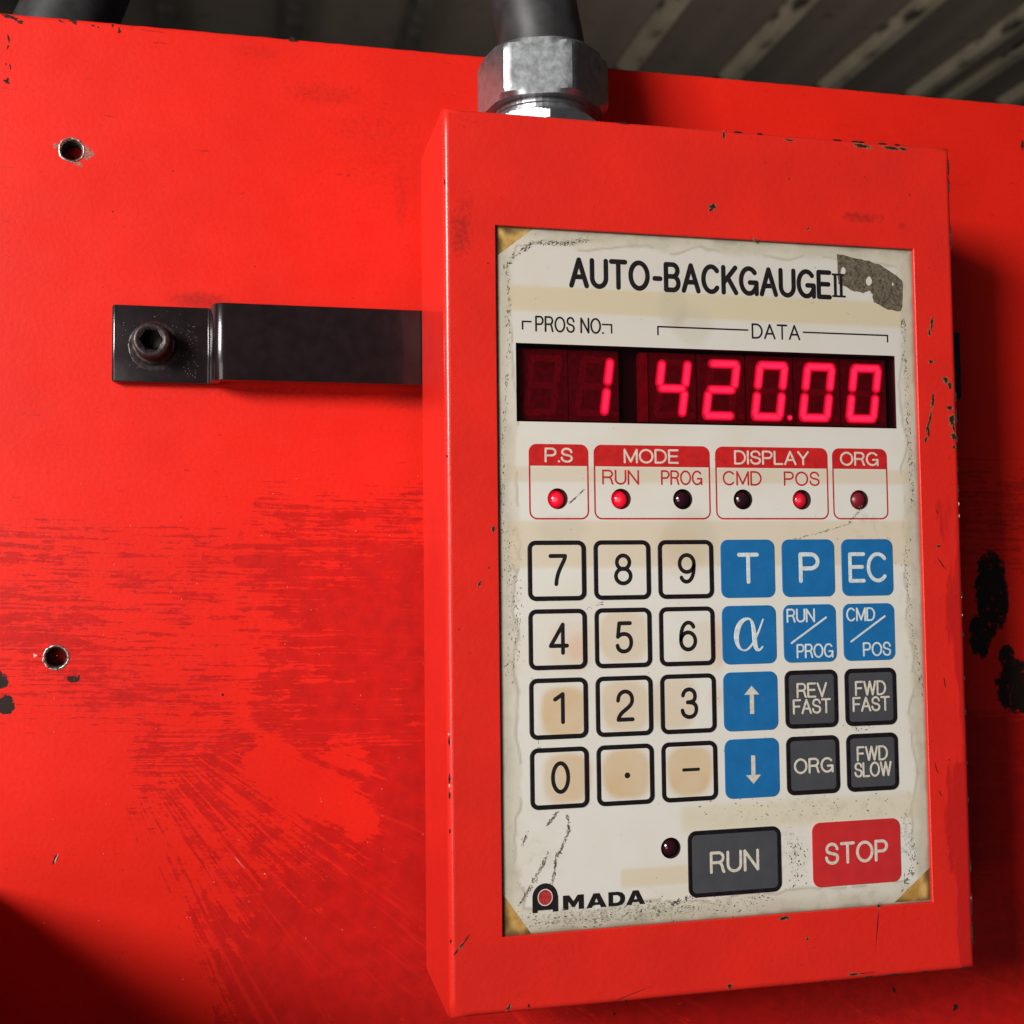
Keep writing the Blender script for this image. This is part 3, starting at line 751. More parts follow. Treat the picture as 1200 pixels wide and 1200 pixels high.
    for zc, hh in ((145, 2.0), (151, 2.4), (129, 3.6), (80, 1.6), (74, 2.4), (67, 1.2), (58, .8), (52, 1.2), (20, .9), (8, .8), (-5, .6), (-15, 1), (-30, .5), (-41, 1), (-60, 2.5), (-72, 4), (-80, 4)):
        R_.append((BX1 - k + .08, k - .08, zc, .30, .30, hh))
    for xc, ww in ((-26, 1.6), (9, 1.5), (16, 1.0), (41, 1.4), (48, 2.4), (56, 1.6), (61, 1.0)): R_.append((xc, k - .1, BZ1 - k + .1, ww, .32, .32))
    for xc, ww in ((52, 3), (44, 1.6), (62, 1.2), (30, .8), (-30, .7), (75, 1.2)): R_.append((xc, k, BZ0 + k, ww, .30, .30))
    edge_chips('edge_chips', L + R_, M_chip)
    sp = [(BX0 + k, k, z + random.uniform(-.8, .8), .30, .30, .35 + random.random() * .4) for z in (-15.5, -29)]
    sp += [(BX1 - k, k, random.uniform(-80, 60), .22, .22, .2 + random.random() * .5) for _ in range(6)]
    edge_chips('pale_edge_flecks', sp, M_rim)
housing()

# ---- face plate
PY = 1.05
LEDX = [-46.9, -28.3, -10.0, 8.6, 27.2, 45.7]; LEDZ = 48.3; RUNLED = (-15.3, -49.4)
WIN = (-58.5, 58.5, 70.0, 92.0)
def lin(r, g, b):
    f = lambda c: ((c / 255 + .055) / 1.055) ** 2.4 if c > 10 else c / 255 / 12.92
    return np.array([f(r), f(g), f(b)])
def tones(x, z):
    """albedo of the aged film, its dirt and painted-in reflections and shade at plate position (mm)"""
    x = np.asarray(x, float); z = np.asarray(z, float)
    white = lin(226, 222, 213); cream = lin(216, 202, 174); tan = lin(212, 182, 140); grey = lin(196, 190, 180)
    c = np.tile(white, (len(x), 1))
    def over(col, m): 
        nonlocal c; m = np.clip(m, 0, 1)[:, None]; c = c * (1 - m) + col * m
    n1 = fnoise(x, z, 18, 21); n2 = fnoise(x, z, 7, 31)
    over(cream, (n1 - .45) * .8)
    over(grey, sstep(30, 120, z) * .55)  # greyer upwards: the dimmer light at the top put into the colour
    em = np.minimum.reduce([x - OX0 - .3, OX1 - x + .5, z - OZ0 - 1, OZ1 - z + .6]) + (vnoise(x, z, 9, 71) - .5) * 3.2 + (vnoise(x, z, 2.5, 72) - .5) * .8
    over(lin(203, 194, 172), (1 - sstep(4.6, 5.4, em)) * .50)
    over(lin(150, 140, 120), (sstep(4.3, 4.9, em) * (1 - sstep(4.9, 5.4, em))) * .55 * (n2 > .42))
    over(lin(206, 190, 152), box_mask(x, z, -61, 62, 101.2 + (x + 60) * -.005, 108.2, .7) * .75)  # beige bands from here: reflections in the glossy film painted into its colour
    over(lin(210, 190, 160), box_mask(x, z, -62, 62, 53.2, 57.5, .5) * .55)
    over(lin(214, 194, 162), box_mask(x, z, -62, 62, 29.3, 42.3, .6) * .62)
    over(lin(216, 196, 160), box_mask(x, z, -30.2, -10.5, -59.5, -54.5, .4) * .6)  # beige rectangle beside RUN, also a painted reflection
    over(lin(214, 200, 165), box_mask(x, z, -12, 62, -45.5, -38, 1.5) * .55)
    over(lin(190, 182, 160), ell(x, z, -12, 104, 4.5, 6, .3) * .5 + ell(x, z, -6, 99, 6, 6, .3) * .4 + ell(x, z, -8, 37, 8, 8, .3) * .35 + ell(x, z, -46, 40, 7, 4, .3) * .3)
    # finger wear on the number keys
    for r, col, cx, cz, a in [(2, 0, 1.5, -1, .95), (3, 0, 2.5, 0, .8), (3, 1, 0, 0, .95), (3, 2, 0, 0, .95), (2, 1, 0, 0, .65), (1, 1, 0, .5, .6), (2, 2, -4, 0, .55), (1, 0, 4, -2, .5), (0, 2, -2, 5, .25), (1, 2, 5, -3, .3)]:
        X = (col - 2.5) * 19 + cx; Z = (1.5 - r) * 19 + cz
        dd = (np.abs((x - X) / 7.0) ** 3 + np.abs((z - Z) / 7.2) ** 3) ** (1 / 3) + (n2 - .5) * .25
        over(tan, (1 - sstep(.82, 1.10, dd)) * a * (.65 + .5 * n2) * (.5 if (r, col) in ((1, 0),) else 1))
    over(lin(225, 170, 130), ell(x, z, -42, 7, 3, 3.5, .6) * .45 + ell(x, z, 0, 8, 2.2, 7, .6) * .35 + ell(x, z, 0, -8, 3, 3, .6) * .3)
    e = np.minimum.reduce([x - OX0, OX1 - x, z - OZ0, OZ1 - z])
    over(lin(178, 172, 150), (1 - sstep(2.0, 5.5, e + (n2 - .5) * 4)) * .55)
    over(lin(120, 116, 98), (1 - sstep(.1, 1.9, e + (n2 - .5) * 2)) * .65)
    over(lin(70, 64, 50), (1 - sstep(.0, .9, e)) * .75)  # darkest rim: edge dirt with the shade of the window lip painted in
    g = np.zeros((len(x), 3))
    blot = (1 - sstep(1, 7, e)) * .7
    for (cx, cz, rx, rz, a) in [(48, 41, 5, 4, .9), (-60, 20, 3, 30, .7), (62, 10, 3, 40, .7), (-55, -50, 8, 10, .6), (20, -55, 6, 10, .7), (58, -50, 4, 12, .8), (30, -41, 30, 4, .6), (-20, -66, 45, 4, .9), (40, -67, 30, 3, .8), (10, -60, 14, 4, .5), (-30, 122, 30, 2, .7), (28, -18, 3, 2, .9), (5, 113, 30, 4, .4)]:
        blot = np.maximum(blot, ell(x, z, cx, cz, rx, rz, .8) * a)
    spk = (1 - sstep(.5, 6, e + (n1 - .5) * 5)) * .55
    for (cx, cz, rx, rz, a) in [(-30, -66.5, 36, 3.2, .95), (25, -60, 12, 6, .7), (22, -52, 4, 9, .8), (58, -50, 3.5, 11, .9), (30, -41.5, 26, 3.5, .55), (-58, 20, 3, 22, .7), (-57, 105, 4, 12, .6), (14, -61, 12, 4, .6), (62, 25, 2, 30, .6), (-52, -50, 6, 10, .55)]:
        spk = np.maximum(spk, ell(x, z, cx, cz, rx, rz, .6) * a)
    g[:, 0] = blot * .8; g[:, 1] = spk * .72
    return np.clip(c, 0, 1), g
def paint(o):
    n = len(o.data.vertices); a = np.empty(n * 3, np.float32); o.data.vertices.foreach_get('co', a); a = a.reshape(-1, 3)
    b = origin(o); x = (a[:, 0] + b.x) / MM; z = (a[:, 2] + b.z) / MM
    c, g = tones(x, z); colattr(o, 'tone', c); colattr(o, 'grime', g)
def faceplate():
    holes = [(round(x * 2) / 2, round(LEDZ * 2) / 2, 2.92, 3.5) for x in LEDX] + [(round(RUNLED[0] * 2) / 2, round(RUNLED[1] * 2) / 2, 2.92, 3.5)]
    V, F = grid_plane(-65, 66, -71, 125.5, .5, PY, holes, [WIN])
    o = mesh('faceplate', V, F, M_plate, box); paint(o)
    # walls of the display cut-out
    x0, x1, z0, z1 = WIN
    V = [(x, y, z) for y in (PY, 7) for (x, z) in ((x0, z0), (x1, z0), (x1, z1), (x0, z1))]
    mesh('display_frame', V, [(k, (k + 1) % 4, 4 + (k + 1) % 4, 4 + k) for k in range(4)], M_hole, box)
    # exposed tape in three corners, and the torn sticker at the top right
    n = NT('old_brown_tape'); c = n.mix(n.ramp(n.noise(5, 4), .35, .65), (0.42, 0.22, 0.045), (0.72, 0.46, 0.15))
    a = n.attr('edge'); c = n.mix(a.outputs['Fac'], c, (0.07, 0.04, 0.018)); n.set(Base_Color=c, Roughness=.45)
    def tri(P, axis):
        P = [W(px, py, PY) for px, py in P]; V = []; F = []; m = 10
        for i in range(m + 1):
            for j in range(m + 1):
                u, v = i / m, j / m
                q = [(1 - u) * ((1 - v) * P[0][k] + v * P[1][k]) + u * ((1 - v) * P[0][k] + v * P[2][k]) for k in (0, 1)]
                V.append((q[0], PY - .04, q[1]))
        for i in range(m):
            for j in range(m):
                F.append((i * (m + 1) + j, (i + 1) * (m + 1) + j, (i + 1) * (m + 1) + j + 1, i * (m + 1) + j + 1))
        o = mesh('corner_tape', V, F, n.m, box)
        A = np.array(V); e = np.minimum.reduce([A[:, 0] - OX0, OX1 - A[:, 0], A[:, 2] - OZ0, OZ1 - A[:, 2]])
        k = (1 - sstep(.3, 3.0, e + (vnoise(A[:, 0], A[:, 2], 2, 4) - .5) * 2)) * .9
        colattr(o, 'edge', np.stack([k, k, k], 1))
    tri([(582, 266), (624, 268), (583, 299)], 0)
    tri([(587.5, 1099), (623, 1095), (588, 1046)], 0)
    tri([(1091.5, 1054.5), (1048, 1057.5), (1090, 1016)], 0)
    ink = Ink(PY - .01)
    out = [(981, 298), (990, 299), (1004, 303), (1018, 306), (1030, 310), (1042, 317), (1052, 324), (1058, 331), (1058, 348), (1056, 365), (1040, 363), (1024, 354), (1022, 345), (1019, 340), (1012, 344), (1000, 341), (990, 336), (983, 333), (981, 320)]
    def rough(P, j): 
        Q = []
        for k in range(len(P)):
            a, b = P[k], P[(k + 1) % len(P)]
            for f in (0, .33, .66): Q.append((a[0] + (b[0] - a[0]) * f + random.uniform(-j, j), a[1] + (b[1] - a[1]) * f + random.uniform(-j, j)))
        return Q
    hole = lambda cx, cy, rx, ry: [(cx + rx * math.cos(a) * random.uniform(.85, 1.15), cy + ry * math.sin(a) * random.uniform(.85, 1.15)) for a in [2 * PI * k / 12 for k in range(12)]]
    loops = [rough(out, .6), hole(988, 318, 3, 5), hole(1018, 329, 3.4, 5.5), hole(1046, 333, 1.2, 2)]
    ink.poly([[W(px, py, PY) for px, py in lp] for lp in loops], .05)
    n2 = NT('torn_sticker_glue'); c = n2.mix(n2.ramp(n2.noise(.9, 5, rough=.75), .36, .66), (0.040, 0.031, 0.020), (0.20, 0.160, 0.105))
    n2.set(Base_Color=c, Roughness=.8, Normal=n2.bump(n2.noise(.8, 4), .5, .08))
    ink.build('torn_sticker', n2.m, box, 'grey brown remnant of a torn sticker')
    # grime specks along the lifted edge of the film
    P = []
    Yp = PY - .02
    P += along([(592, 315), (600, 303), (612, 294), (625, 285), (660, 285), (690, 281)], 330, .35, .15, Yp, 1.5)
    P += along([(594, 312), (597, 350), (596, 395), (593, 470), (589, 520), (590, 600)], 260, .35, .13, Yp, 1.6)
    P += along([(588, 610), (597, 650), (603, 700), (604, 760), (600, 790)], 260, 1.2, .15, Yp, 1.3)
    P += along([(620, 790), (628, 800), (632, 875), (640, 905), (655, 930)], 120, .3, .12, Yp, 1.5)
    P += along([(665, 955), (667, 972), (660, 990), (652, 1005), (648, 1030), (646, 1040)], 210, .22, .17, Yp, 1.6)
    P += along([(643, 998), (633, 1020), (620, 1042), (608, 1062)], 150, .3, .16, Yp, 1.8)
    P += along([(655, 950), (642, 966)], 60, .2, .16, Yp, 1.8)
    P += along([(618, 975), (612, 990)], 40, .3, .14, Yp, 1.5)
    P += along([(610, 1080), (680, 1078), (760, 1068), (830, 1062), (900, 1054)], 620, 1.6, .16, Yp, 1.2)
    P += along([(760, 1060), (790, 1058), (815, 1050)], 60, .4, .2, Yp, 1.5)
    P += along([(820, 950), (900, 950), (1000, 945), (1060, 945)], 130, 2.2, .17, Yp, 1.0)
    P += along([(926, 985), (936, 1000), (932, 1040)], 110, 1.4, .19, Yp, 1.1)
    P += along([(1068, 990), (1072, 1005), (1066, 1030), (1058, 1040)], 120, .9, .17, Yp, 1.5)
    P += along([(1057, 372), (1060, 420), (1063, 470), (1066, 520), (1070, 590)], 300, .5, .15, Yp, 1.5)
    P += along([(1062, 640), (1064, 700), (1070, 750), (1078, 790), (1082, 830)], 160, .5, .14, Yp, 1.6)
    P += along([(1040, 840), (1012, 855), (985, 850)], 60, .6, .16, Yp, 1.2)
    P += along([(930, 632), (970, 622), (1000, 612)], 70, .12, .12, Yp, 2.0)
    P += along([(995, 612), (1012, 592)], 40, .25, .14, Yp, 1.6)
    P += along([(667, 590), (684, 574)], 60, .10, .13, Yp, 2.0)
    P += along([(1035, 630), (1045, 660)], 50, 1.2, .12, Yp, 1.2)
    P += along([(690, 712), (706, 706)], 30, .3, .12, Yp, 1.6)
    P += along([(800, 655), (812, 635)], 40, .25, .14, Yp, 1.7)
    for _ in range(420):
        P.append((random.uniform(OX0 + 1, OX1 - 1), random.uniform(OZ0 + 1, OZ1 - 1), .05 + random.random() ** 4 * .2, .05 + random.random() ** 4 * .12, random.random() * 3))
    P = [p for p in P if OX0 + .3 < p[0] < OX1 - .3 and OZ0 + .3 < p[1] < OZ1 - .3 and not (WIN[0] - .3 < p[0] < WIN[1] + .3 and WIN[2] - .3 < p[1] < WIN[3] + .3)]
    cut = int(len(P) * .5); random.shuffle(P)
    blobs('grime_specks', P[:cut], M_dirt, box, PY - .02)
    blobs('pale_grime_specks', P[cut:], M_soft, box, PY - .018)
faceplate()

# ---- display
def display():
    n = NT('smoked_display_back'); n.set(Base_Color=n.mix(n.noise(8, 3), (0.020, 0.004, 0.008), (0.034, 0.007, 0.012)), Roughness=.5)
    b = mesh('display_back', [(-58.5, 6.8, 70), (58.5, 6.8, 70), (58.5, 6.8, 92), (-58.5, 6.8, 92)], [(0, 1, 2, 3)], n.m, box)
    md = simple('digit_module_red', (0.21, 0.010, 0.026), .5, var=.25, vs=2)
    me = simple('digit_module_edge', (0.42, 0.012, 0.026), .5, var=.2, vs=2)
    un = simple('unlit_segment', (0.33, 0.018, 0.042), .4, var=.2, vs=1)
    lit = NT('lit_segment_rim'); lit.set(Base_Color=(.3, .01, .04), Emission_Color=(1.0, .008, .055), Emission_Strength=.60)
    midm = NT('lit_segment_body'); midm.set(Base_Color=(.4, .02, .05), Emission_Color=(1.0, .016, .095), Emission_Strength=1.15)
    hot = NT('lit_segment_core'); hot.set(Base_Color=(.5, .05, .1), Emission_Color=(1.0, .032, .120), Emission_Strength=1.8)
    def seg(a, b_, w, sh):
        """flat capsule"""
        a = Vector(a); b2 = Vector(b_); t = (b2 - a).normalized(); an = math.atan2(t.y, t.x)
        P = arc(b2.x, b2.y, w / 2, w / 2, math.degrees(an) - 90, math.degrees(an) + 90, 6) + arc(a.x, a.y, w / 2, w / 2, math.degrees(an) + 90, math.degrees(an) + 270, 6)
        return P
    ON = {'0': 'abcdef', '1': 'bc', '2': 'abged', '4': 'fgbc', ' ': ''}
    cells = [(-56.0, ' ', 0), (-40.9, '1', 0), (-17.3, '4', 0), (-2.0, '2', 0), (13.3, '0', 1), (28.6, '0', 0), (43.9, '0', 0)]
    for cx, ch, dot in cells:
        V, F = boxvf(cx - 1.6, cx + 13.3, 4.4, 6.8, 70.9, 91.2)
        mo = mesh('digit', V, F, md, box, label=('dark unlit digit' if ch == ' ' else 'lit red digit %s' % (ch + ('.' if dot else ''))))
        h = 15.3; z0 = 73.2; wd = 7.9; sl = .135
        def pt(u, v): return (cx + .9 + u * wd + sl * v * h, z0 + v * h)
        g = .095
        S_ = {'a': ((.03, 1), (.97, 1)), 'b': ((1, .96), (1, .5 + g)), 'c': ((1, .5 - g), (1, .04)), 'd': ((.03, 0), (.97, 0)), 'e': ((0, .5 - g), (0, .04)), 'f': ((0, .96), (0, .5 + g)), 'g': ((.08, .5), (.92, .5))}
        for k in 'abcdefg':
            a, b_ = S_[k]; on = k in ON[ch]
            ink = Ink(4.4)
            ink.poly([seg(pt(*a), pt(*b_), 2.75 if on else 1.9, 0)], (.30 if on else .05) + .004 * 'abcdefg'.index(k))
            o = ink.build('segment', lit.m if on else un, mo)
            if on:
                A_ = Vector(pt(*a)); B_ = Vector(pt(*b_)); d = (B_ - A_) * .04
                for wq, hq, mq in ((2.05, .36, midm.m), (1.15, .42, hot.m)):
                    ink = Ink(4.4); ink.poly([seg(A_ + d, B_ - d, wq, 0)], hq + .004 * 'abcdefg'.index(k))
                    q = ink.build('segment_core', mq, mo)
        if dot or ch != ' ':
            c = pt(1.42, -.01); ink = Ink(4.4); on = dot
            ink.poly([[(c[0] + .92 * math.cos(2 * PI * k / 16), c[1] + .92 * math.sin(2 * PI * k / 16)) for k in range(16)]], .3 if on else .05)
            ink.build('decimal_point', lit.m if on else un, mo)
            if on:
                ink = Ink(4.1); ink.poly([[(c[0] + .55 * math.cos(2 * PI * k / 16), c[1] + .55 * math.sin(2 * PI * k / 16)) for k in range(16)]], .06); ink.build('segment_core', hot.m, mo)
    V, F = boxvf(-21.3, -18.95, 3.9, 6.8, 70.9, 91.0); mesh('module_edge', V, F, me, box)
    # tinted cover of the display, a real pane 0.8 mm thick
    n = NT('red_tinted_pane'); t = n.t
    tr = n.n('ShaderNodeBsdfTransparent'); tr.inputs[0].default_value = (0.93, 0.66, 0.70, 1)
    gl = n.n('ShaderNodeBsdfGlossy'); gl.inputs['Roughness'].default_value = .12; gl.inputs[0].default_value = (1, 1, 1, 1)
    fr = n.n('ShaderNodeFresnel'); fr.inputs[0].default_value = 1.42
    ms = n.n('ShaderNodeMixShader'); n.l(n.math('MULTIPLY', fr.outputs[0], .8), ms.inputs[0]); n.l(tr.outputs[0], ms.inputs[1]); n.l(gl.outputs[0], ms.inputs[2])
    n.l(n.bump(n.noise(5, 3), .08, .05), gl.inputs['Normal'])
    n.l(ms.outputs[0], n.out.inputs['Surface'])
    V, F = boxvf(-58.45, 58.45, PY + .08, PY + .9, 70.05, 91.95); mesh('display_pane', V, F, n.m, box)
display()

# ---- indicator lamps
def lamps():
    off = NT('dark_red_lamp'); off.set(Base_Color=(.030, .006, .010), Roughness=.12, Coat_Weight=.6)
    dim = NT('dull_red_lamp'); dim.set(Base_Color=(.16, .012, .020), Roughness=.35, Emission_Color=(1, .02, .06), Emission_Strength=.05)
    def litm(name, e):
        l = NT(name); o = l.obj()
        d = l.n('ShaderNodeVectorMath', operation='DISTANCE'); l.l(o, d.inputs[0]); d.inputs[1].default_value = (-.0006, -.0022, -.0002)
        f = l.ramp(l.math('MULTIPLY', d.outputs['Value'], 1000), .35, .95, (1, .10, .13, 1), (.80, .004, .022, 1))
        f2 = l.n('ShaderNodeMapRange'); l.l(d.outputs['Value'], f2.inputs[0]); f2.inputs[1].default_value = .0004; f2.inputs[2].default_value = .0034; f2.inputs[3].default_value = e * 1.2; f2.inputs[4].default_value = e * .35
        l.set(Base_Color=(.35, .01, .02), Roughness=.12, Emission_Color=f, Coat_Weight=.5); l.l(f2.outputs[0], l.b.inputs['Emission Strength']); return l.m
    on = litm('lit_red_lamp', 1.0); mid = litm('softly_lit_red_lamp', .50)
    for (x, z), m, lb in [((LEDX[0], LEDZ), on, 'brightly lit red lamp'), ((LEDX[1], LEDZ), on, 'brightly lit red lamp'), ((LEDX[2], LEDZ), off.m, 'unlit dark lamp'), ((LEDX[3], LEDZ), off.m, 'unlit dark lamp'), ((LEDX[4], LEDZ), mid, 'half bright red lamp'), ((LEDX[5], LEDZ), dim.m, 'dull scratched red lamp'), (RUNLED, off.m, 'unlit dark lamp beside the RUN key')]:
        x = round(x * 2) / 2; z = round(z * 2) / 2
        V, F = lathe(x, z, [(2.95, PY - .01), (2.87, PY + .15), (2.85, PY + 4), (.01, PY + 4)], 32); so = mesh('lamp_socket', V, F, M_hole, box)
        lit = m is on or m is mid
        rad = 2.55 if lit else 2.78; yc = PY + (2.9 if lit else 2.35)
        prof = [(rad * math.cos(a), yc - rad * math.sin(a)) for a in [PI / 2 * k / 10 for k in range(11)]]
        prof[-1] = (.003, prof[-1][1]); prof = [(rad, PY + 4.0)] + prof
        V, F = lathe(x, z, prof, 28)
        mesh('lamp', V, F, m, box, smooth=True, label=lb, loc=(x, yc, z))
lamps()

# ---- keys
def key(x0, x1, z0, z1, mat, border=None, r=2.3, label=None, bw=1.3, h=.22):
    """raised cushion of the membrane; returns the part"""
    V = []; F = []
    outl = lambda d: rrect(x0 + d, x1 - d, z0 + d, z1 - d, max(.05, r - d), 7)
    ins = 0 if border is None else bw - .12
    yt = PY - h
    levels = [(ins, PY + .02), (ins + .04, yt + .06), (ins + .14, yt)]
    for d, y in levels: V += [(p[0], y, p[1]) for p in outl(d)]
    m = len(outl(0)); cx, cz = (x0 + x1) / 2, (z0 + z1) / 2
    last = outl(ins + .14); K = 9
    for k in range(1, K):
        f = 1 - k / K; V += [(cx + (p[0] - cx) * f, yt, cz + (p[1] - cz) * f) for p in last]
    nr = len(levels) + K - 1
    for i in range(nr - 1):
        for k in range(m): F.append((i * m + k, i * m + (k + 1) % m, (i + 1) * m + (k + 1) % m, (i + 1) * m + k))
    V.append((cx, yt, cz)); c = len(V) - 1; b = (nr - 1) * m
    for k in range(m): F.append((b + k, b + (k + 1) % m, c))
    o = mesh('key', V, F, mat, box, label=label, loc=(cx, PY, cz))
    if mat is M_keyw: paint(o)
    if border:
        V = []; F = []
        prof = [(0, PY + .02), (.05, PY - h - .02), (.2, PY - h - .07), (bw - .2, PY - h - .07), (bw - .02, PY - h - .02), (bw + .02, PY + .02)]
        for d, y in prof: V += [(p[0], y, p[1]) for p in outl(d)]
        for i in range(len(prof) - 1):
            for k in range(m): F.append((i * m + k, i * m + (k + 1) % m, (i + 1) * m + (k + 1) % m, (i + 1) * m + k))
        mesh('border', V, F, border, o)
    return o
KW = 16.75
def kc(r, c): return (c - 2.5) * 19.0, (1.5 - r) * 19.0
def std(r, c, mat, border, label): 
    x, z = kc(r, c); return key(x - KW / 2, x + KW / 2, z - KW / 2, z + KW / 2, mat, border, label=label), x, z
KT = PY - .22
for r, row in enumerate(('789', '456', '123', '0.-')):
    for c, ch in enumerate(row):
        nm = {'.': 'white key with a decimal point', '-': 'white key with a minus sign'}.get(ch, 'white key marked ' + ch)
        k, x, z = std(r, c, M_keyw, M_border, nm)
        ink = Ink(KT)
        x += .25; z += .1
        if ch == '.': ink.poly([[(x + .25 + .82 * math.cos(2 * PI * q / 20), z - .3 + .82 * math.sin(2 * PI * q / 20)) for q in range(20)]])
        elif ch == '-': ink.stroke([(x - 2.1, z + .4), (x + 2.4, z + .4)], .95)
        else:
            gw = GL[ch][0] * 8.0 * .95
            if ch == '1': gw = 2.0
            ink.text(ch, x - gw / 2 - .5 - (.4 if ch == '1' else 0), z - 4.45, x + gw / 2 + .5, 9.0, 1.2)
        ink.build('legend', M_ink, k)
def blue(r, c, label): return std(r, c, M_blue, None, label)
k, x, z = blue(0, 3, 'blue key marked T'); i = Ink(KT); i.text('T', x - 3.3, z - 4.4, x + 3.5, 9.0, 1.2); i.build('legend', M_inkwb, k)
k, x, z = blue(0, 4, 'blue key marked P'); i = Ink(KT); i.text('P', x - 3.1, z - 4.4, x + 3.6, 9.0, 1.25); i.build('legend', M_inkwb, k)
k, x, z = blue(0, 5, 'blue key marked EC'); i = Ink(KT); i.text('EC', x - 6.2, z - 4.5, x + 6.7, 9.0, 1.15, gap=.20); i.build('legend', M_inkwb, k)
# alpha: a pen-drawn letter of changing width
k, x, z = blue(1, 3, 'blue key marked with the letter alpha'); i = Ink(KT)
def pen(i, pts, w0, w1, wfun):
    P = [Vector(p) for p in pts]; n = len(P); base = len(i.V); i.k += 1; top = .03 + (i.k % 9) * .004
    for q, p in enumerate(P):
        t = (P[min(q + 1, n - 1)] - P[max(q - 1, 0)]).normalized(); nn = Vector((-t.y, t.x)); h = wfun(q / (n - 1)) / 2
        for sgn, yy in ((1, -.01), (.8, top), (-.8, top), (-1, -.01)): v = p + nn * h * sgn; i.V.append((v.x, i.y - (yy if yy < 0 else yy + .05 * q / n), v.y))
    for q in range(n - 1):
        a = base + 4 * q
        for s_ in range(3): i.F.append((a + s_, a + 4 + s_, a + 5 + s_, a + 1 + s_))
pa = bez((x + 4.4, z + 4.5), (x + 2.8, z + .5), (x + .5, z - 5.0), (x - 2.0, z - 4.4), 16) + bez((x - 2.0, z - 4.4), (x - 5.4, z - 3.4), (x - 4.2, z + 4.8), (x - .2, z + 4.6), 18)[1:] + bez((x - .2, z + 4.6), (x + 2.2, z + 4.4), (x + 1.0, z - 3.6), (x + 2.4, z - 4.3), 16)[1:] + bez((x + 2.4, z - 4.3), (x + 3.1, z - 4.6), (x + 3.5, z - 4.2), (x + 4.1, z - 3.4), 6)[1:]
def aw(t):
    if t < .30: return .45 + .25 * math.sin(PI * t / .3)
    if t < .62: return .55 + 1.15 * math.sin(PI * (t - .30) / .32)
    return .55 + .95 * math.sin(PI * min(1, (t - .62) / .34)) if t < .96 else .5
pen(i, pa, 0, 0, aw); i.build('legend', M_inkwb, k)
for (c, a, b_) in ((4, 'RUN', 'PROG'), (5, 'CMD', 'POS')):
    k, x, z = blue(1, c, 'blue key marked %s / %s' % (a, b_)); i = Ink(KT)
    i.text(a, x - 7.3, z + 3.15, x + (1.7 if c == 4 else 2.1), 4.1, .55, gap=.2)
    i.text(b_, x + (-4.4 if c == 4 else -2.2), z - 7.2, x + (7.3 if c == 4 else 7.0), 4.2, .55, gap=.2)
    i.stroke([(x - 5.9, z - 2.7), (x + 5.2, z + 4.5)], .6)
    i.build('legend', M_inkwb, k)
for r, sg in ((2, 1), (3, -1)):
    k, x, z = blue(r, 3, 'blue key with an %s arrow' % ('up' if sg > 0 else 'down')); i = Ink(KT)
    x += .3
    i.poly([[(x - .62, z - sg * 3.6), (x + .62, z - sg * 3.6), (x + .62, z + sg * 1.9), (x + 2.3, z + sg * 1.9), (x, z + sg * 4.4), (x - 2.3, z + sg * 1.9), (x - .62, z + sg * 1.9)]])
    i.build('legend', M_inkw, k)
for (r, c, lines, lb) in ((2, 4, ('REV', 'FAST'), 'grey key marked REV FAST'), (2, 5, ('FWD', 'FAST'), 'grey key marked FWD FAST'), (3, 4, ('ORG',), 'grey key marked ORG'), (3, 5, ('FWD', 'SLOW'), 'grey key marked FWD SLOW')):
    k, x, z = std(r, c, M_grey, M_border, lb); i = Ink(KT)
    if len(lines) == 1: i.text('ORG', x - 6.1, z - 2.4, x + 6.4, 4.5, .66)
    else:
        i.text(lines[0], x - (4.7 if lines[0] == 'REV' else 5.1), z + .35, x + 5.0, 4.4, .62, gap=.20)
        i.text(lines[1], x - 6.0, z - 4.3, x + 6.1, 4.4, .62, gap=.18)
    i.build('legend', M_inkw, k)
k = key(-10.5, 17.8, -63.7, -45.2, M_grey, M_border, r=2.5, label='wide grey key marked RUN', bw=1.2); i = Ink(KT); i.text('RUN', -4.0, -57.4, 11.0, 6.2, .86); i.build('legend', M_inkw, k)
k = key(27.6, 55.8, -63.5, -45.1, M_redk, None, r=2.5, label='wide red key marked STOP'); i = Ink(KT); i.text('STOP', 31.5, -57.3, 51.7, 6.3, .90); i.build('legend', M_inkw, k)

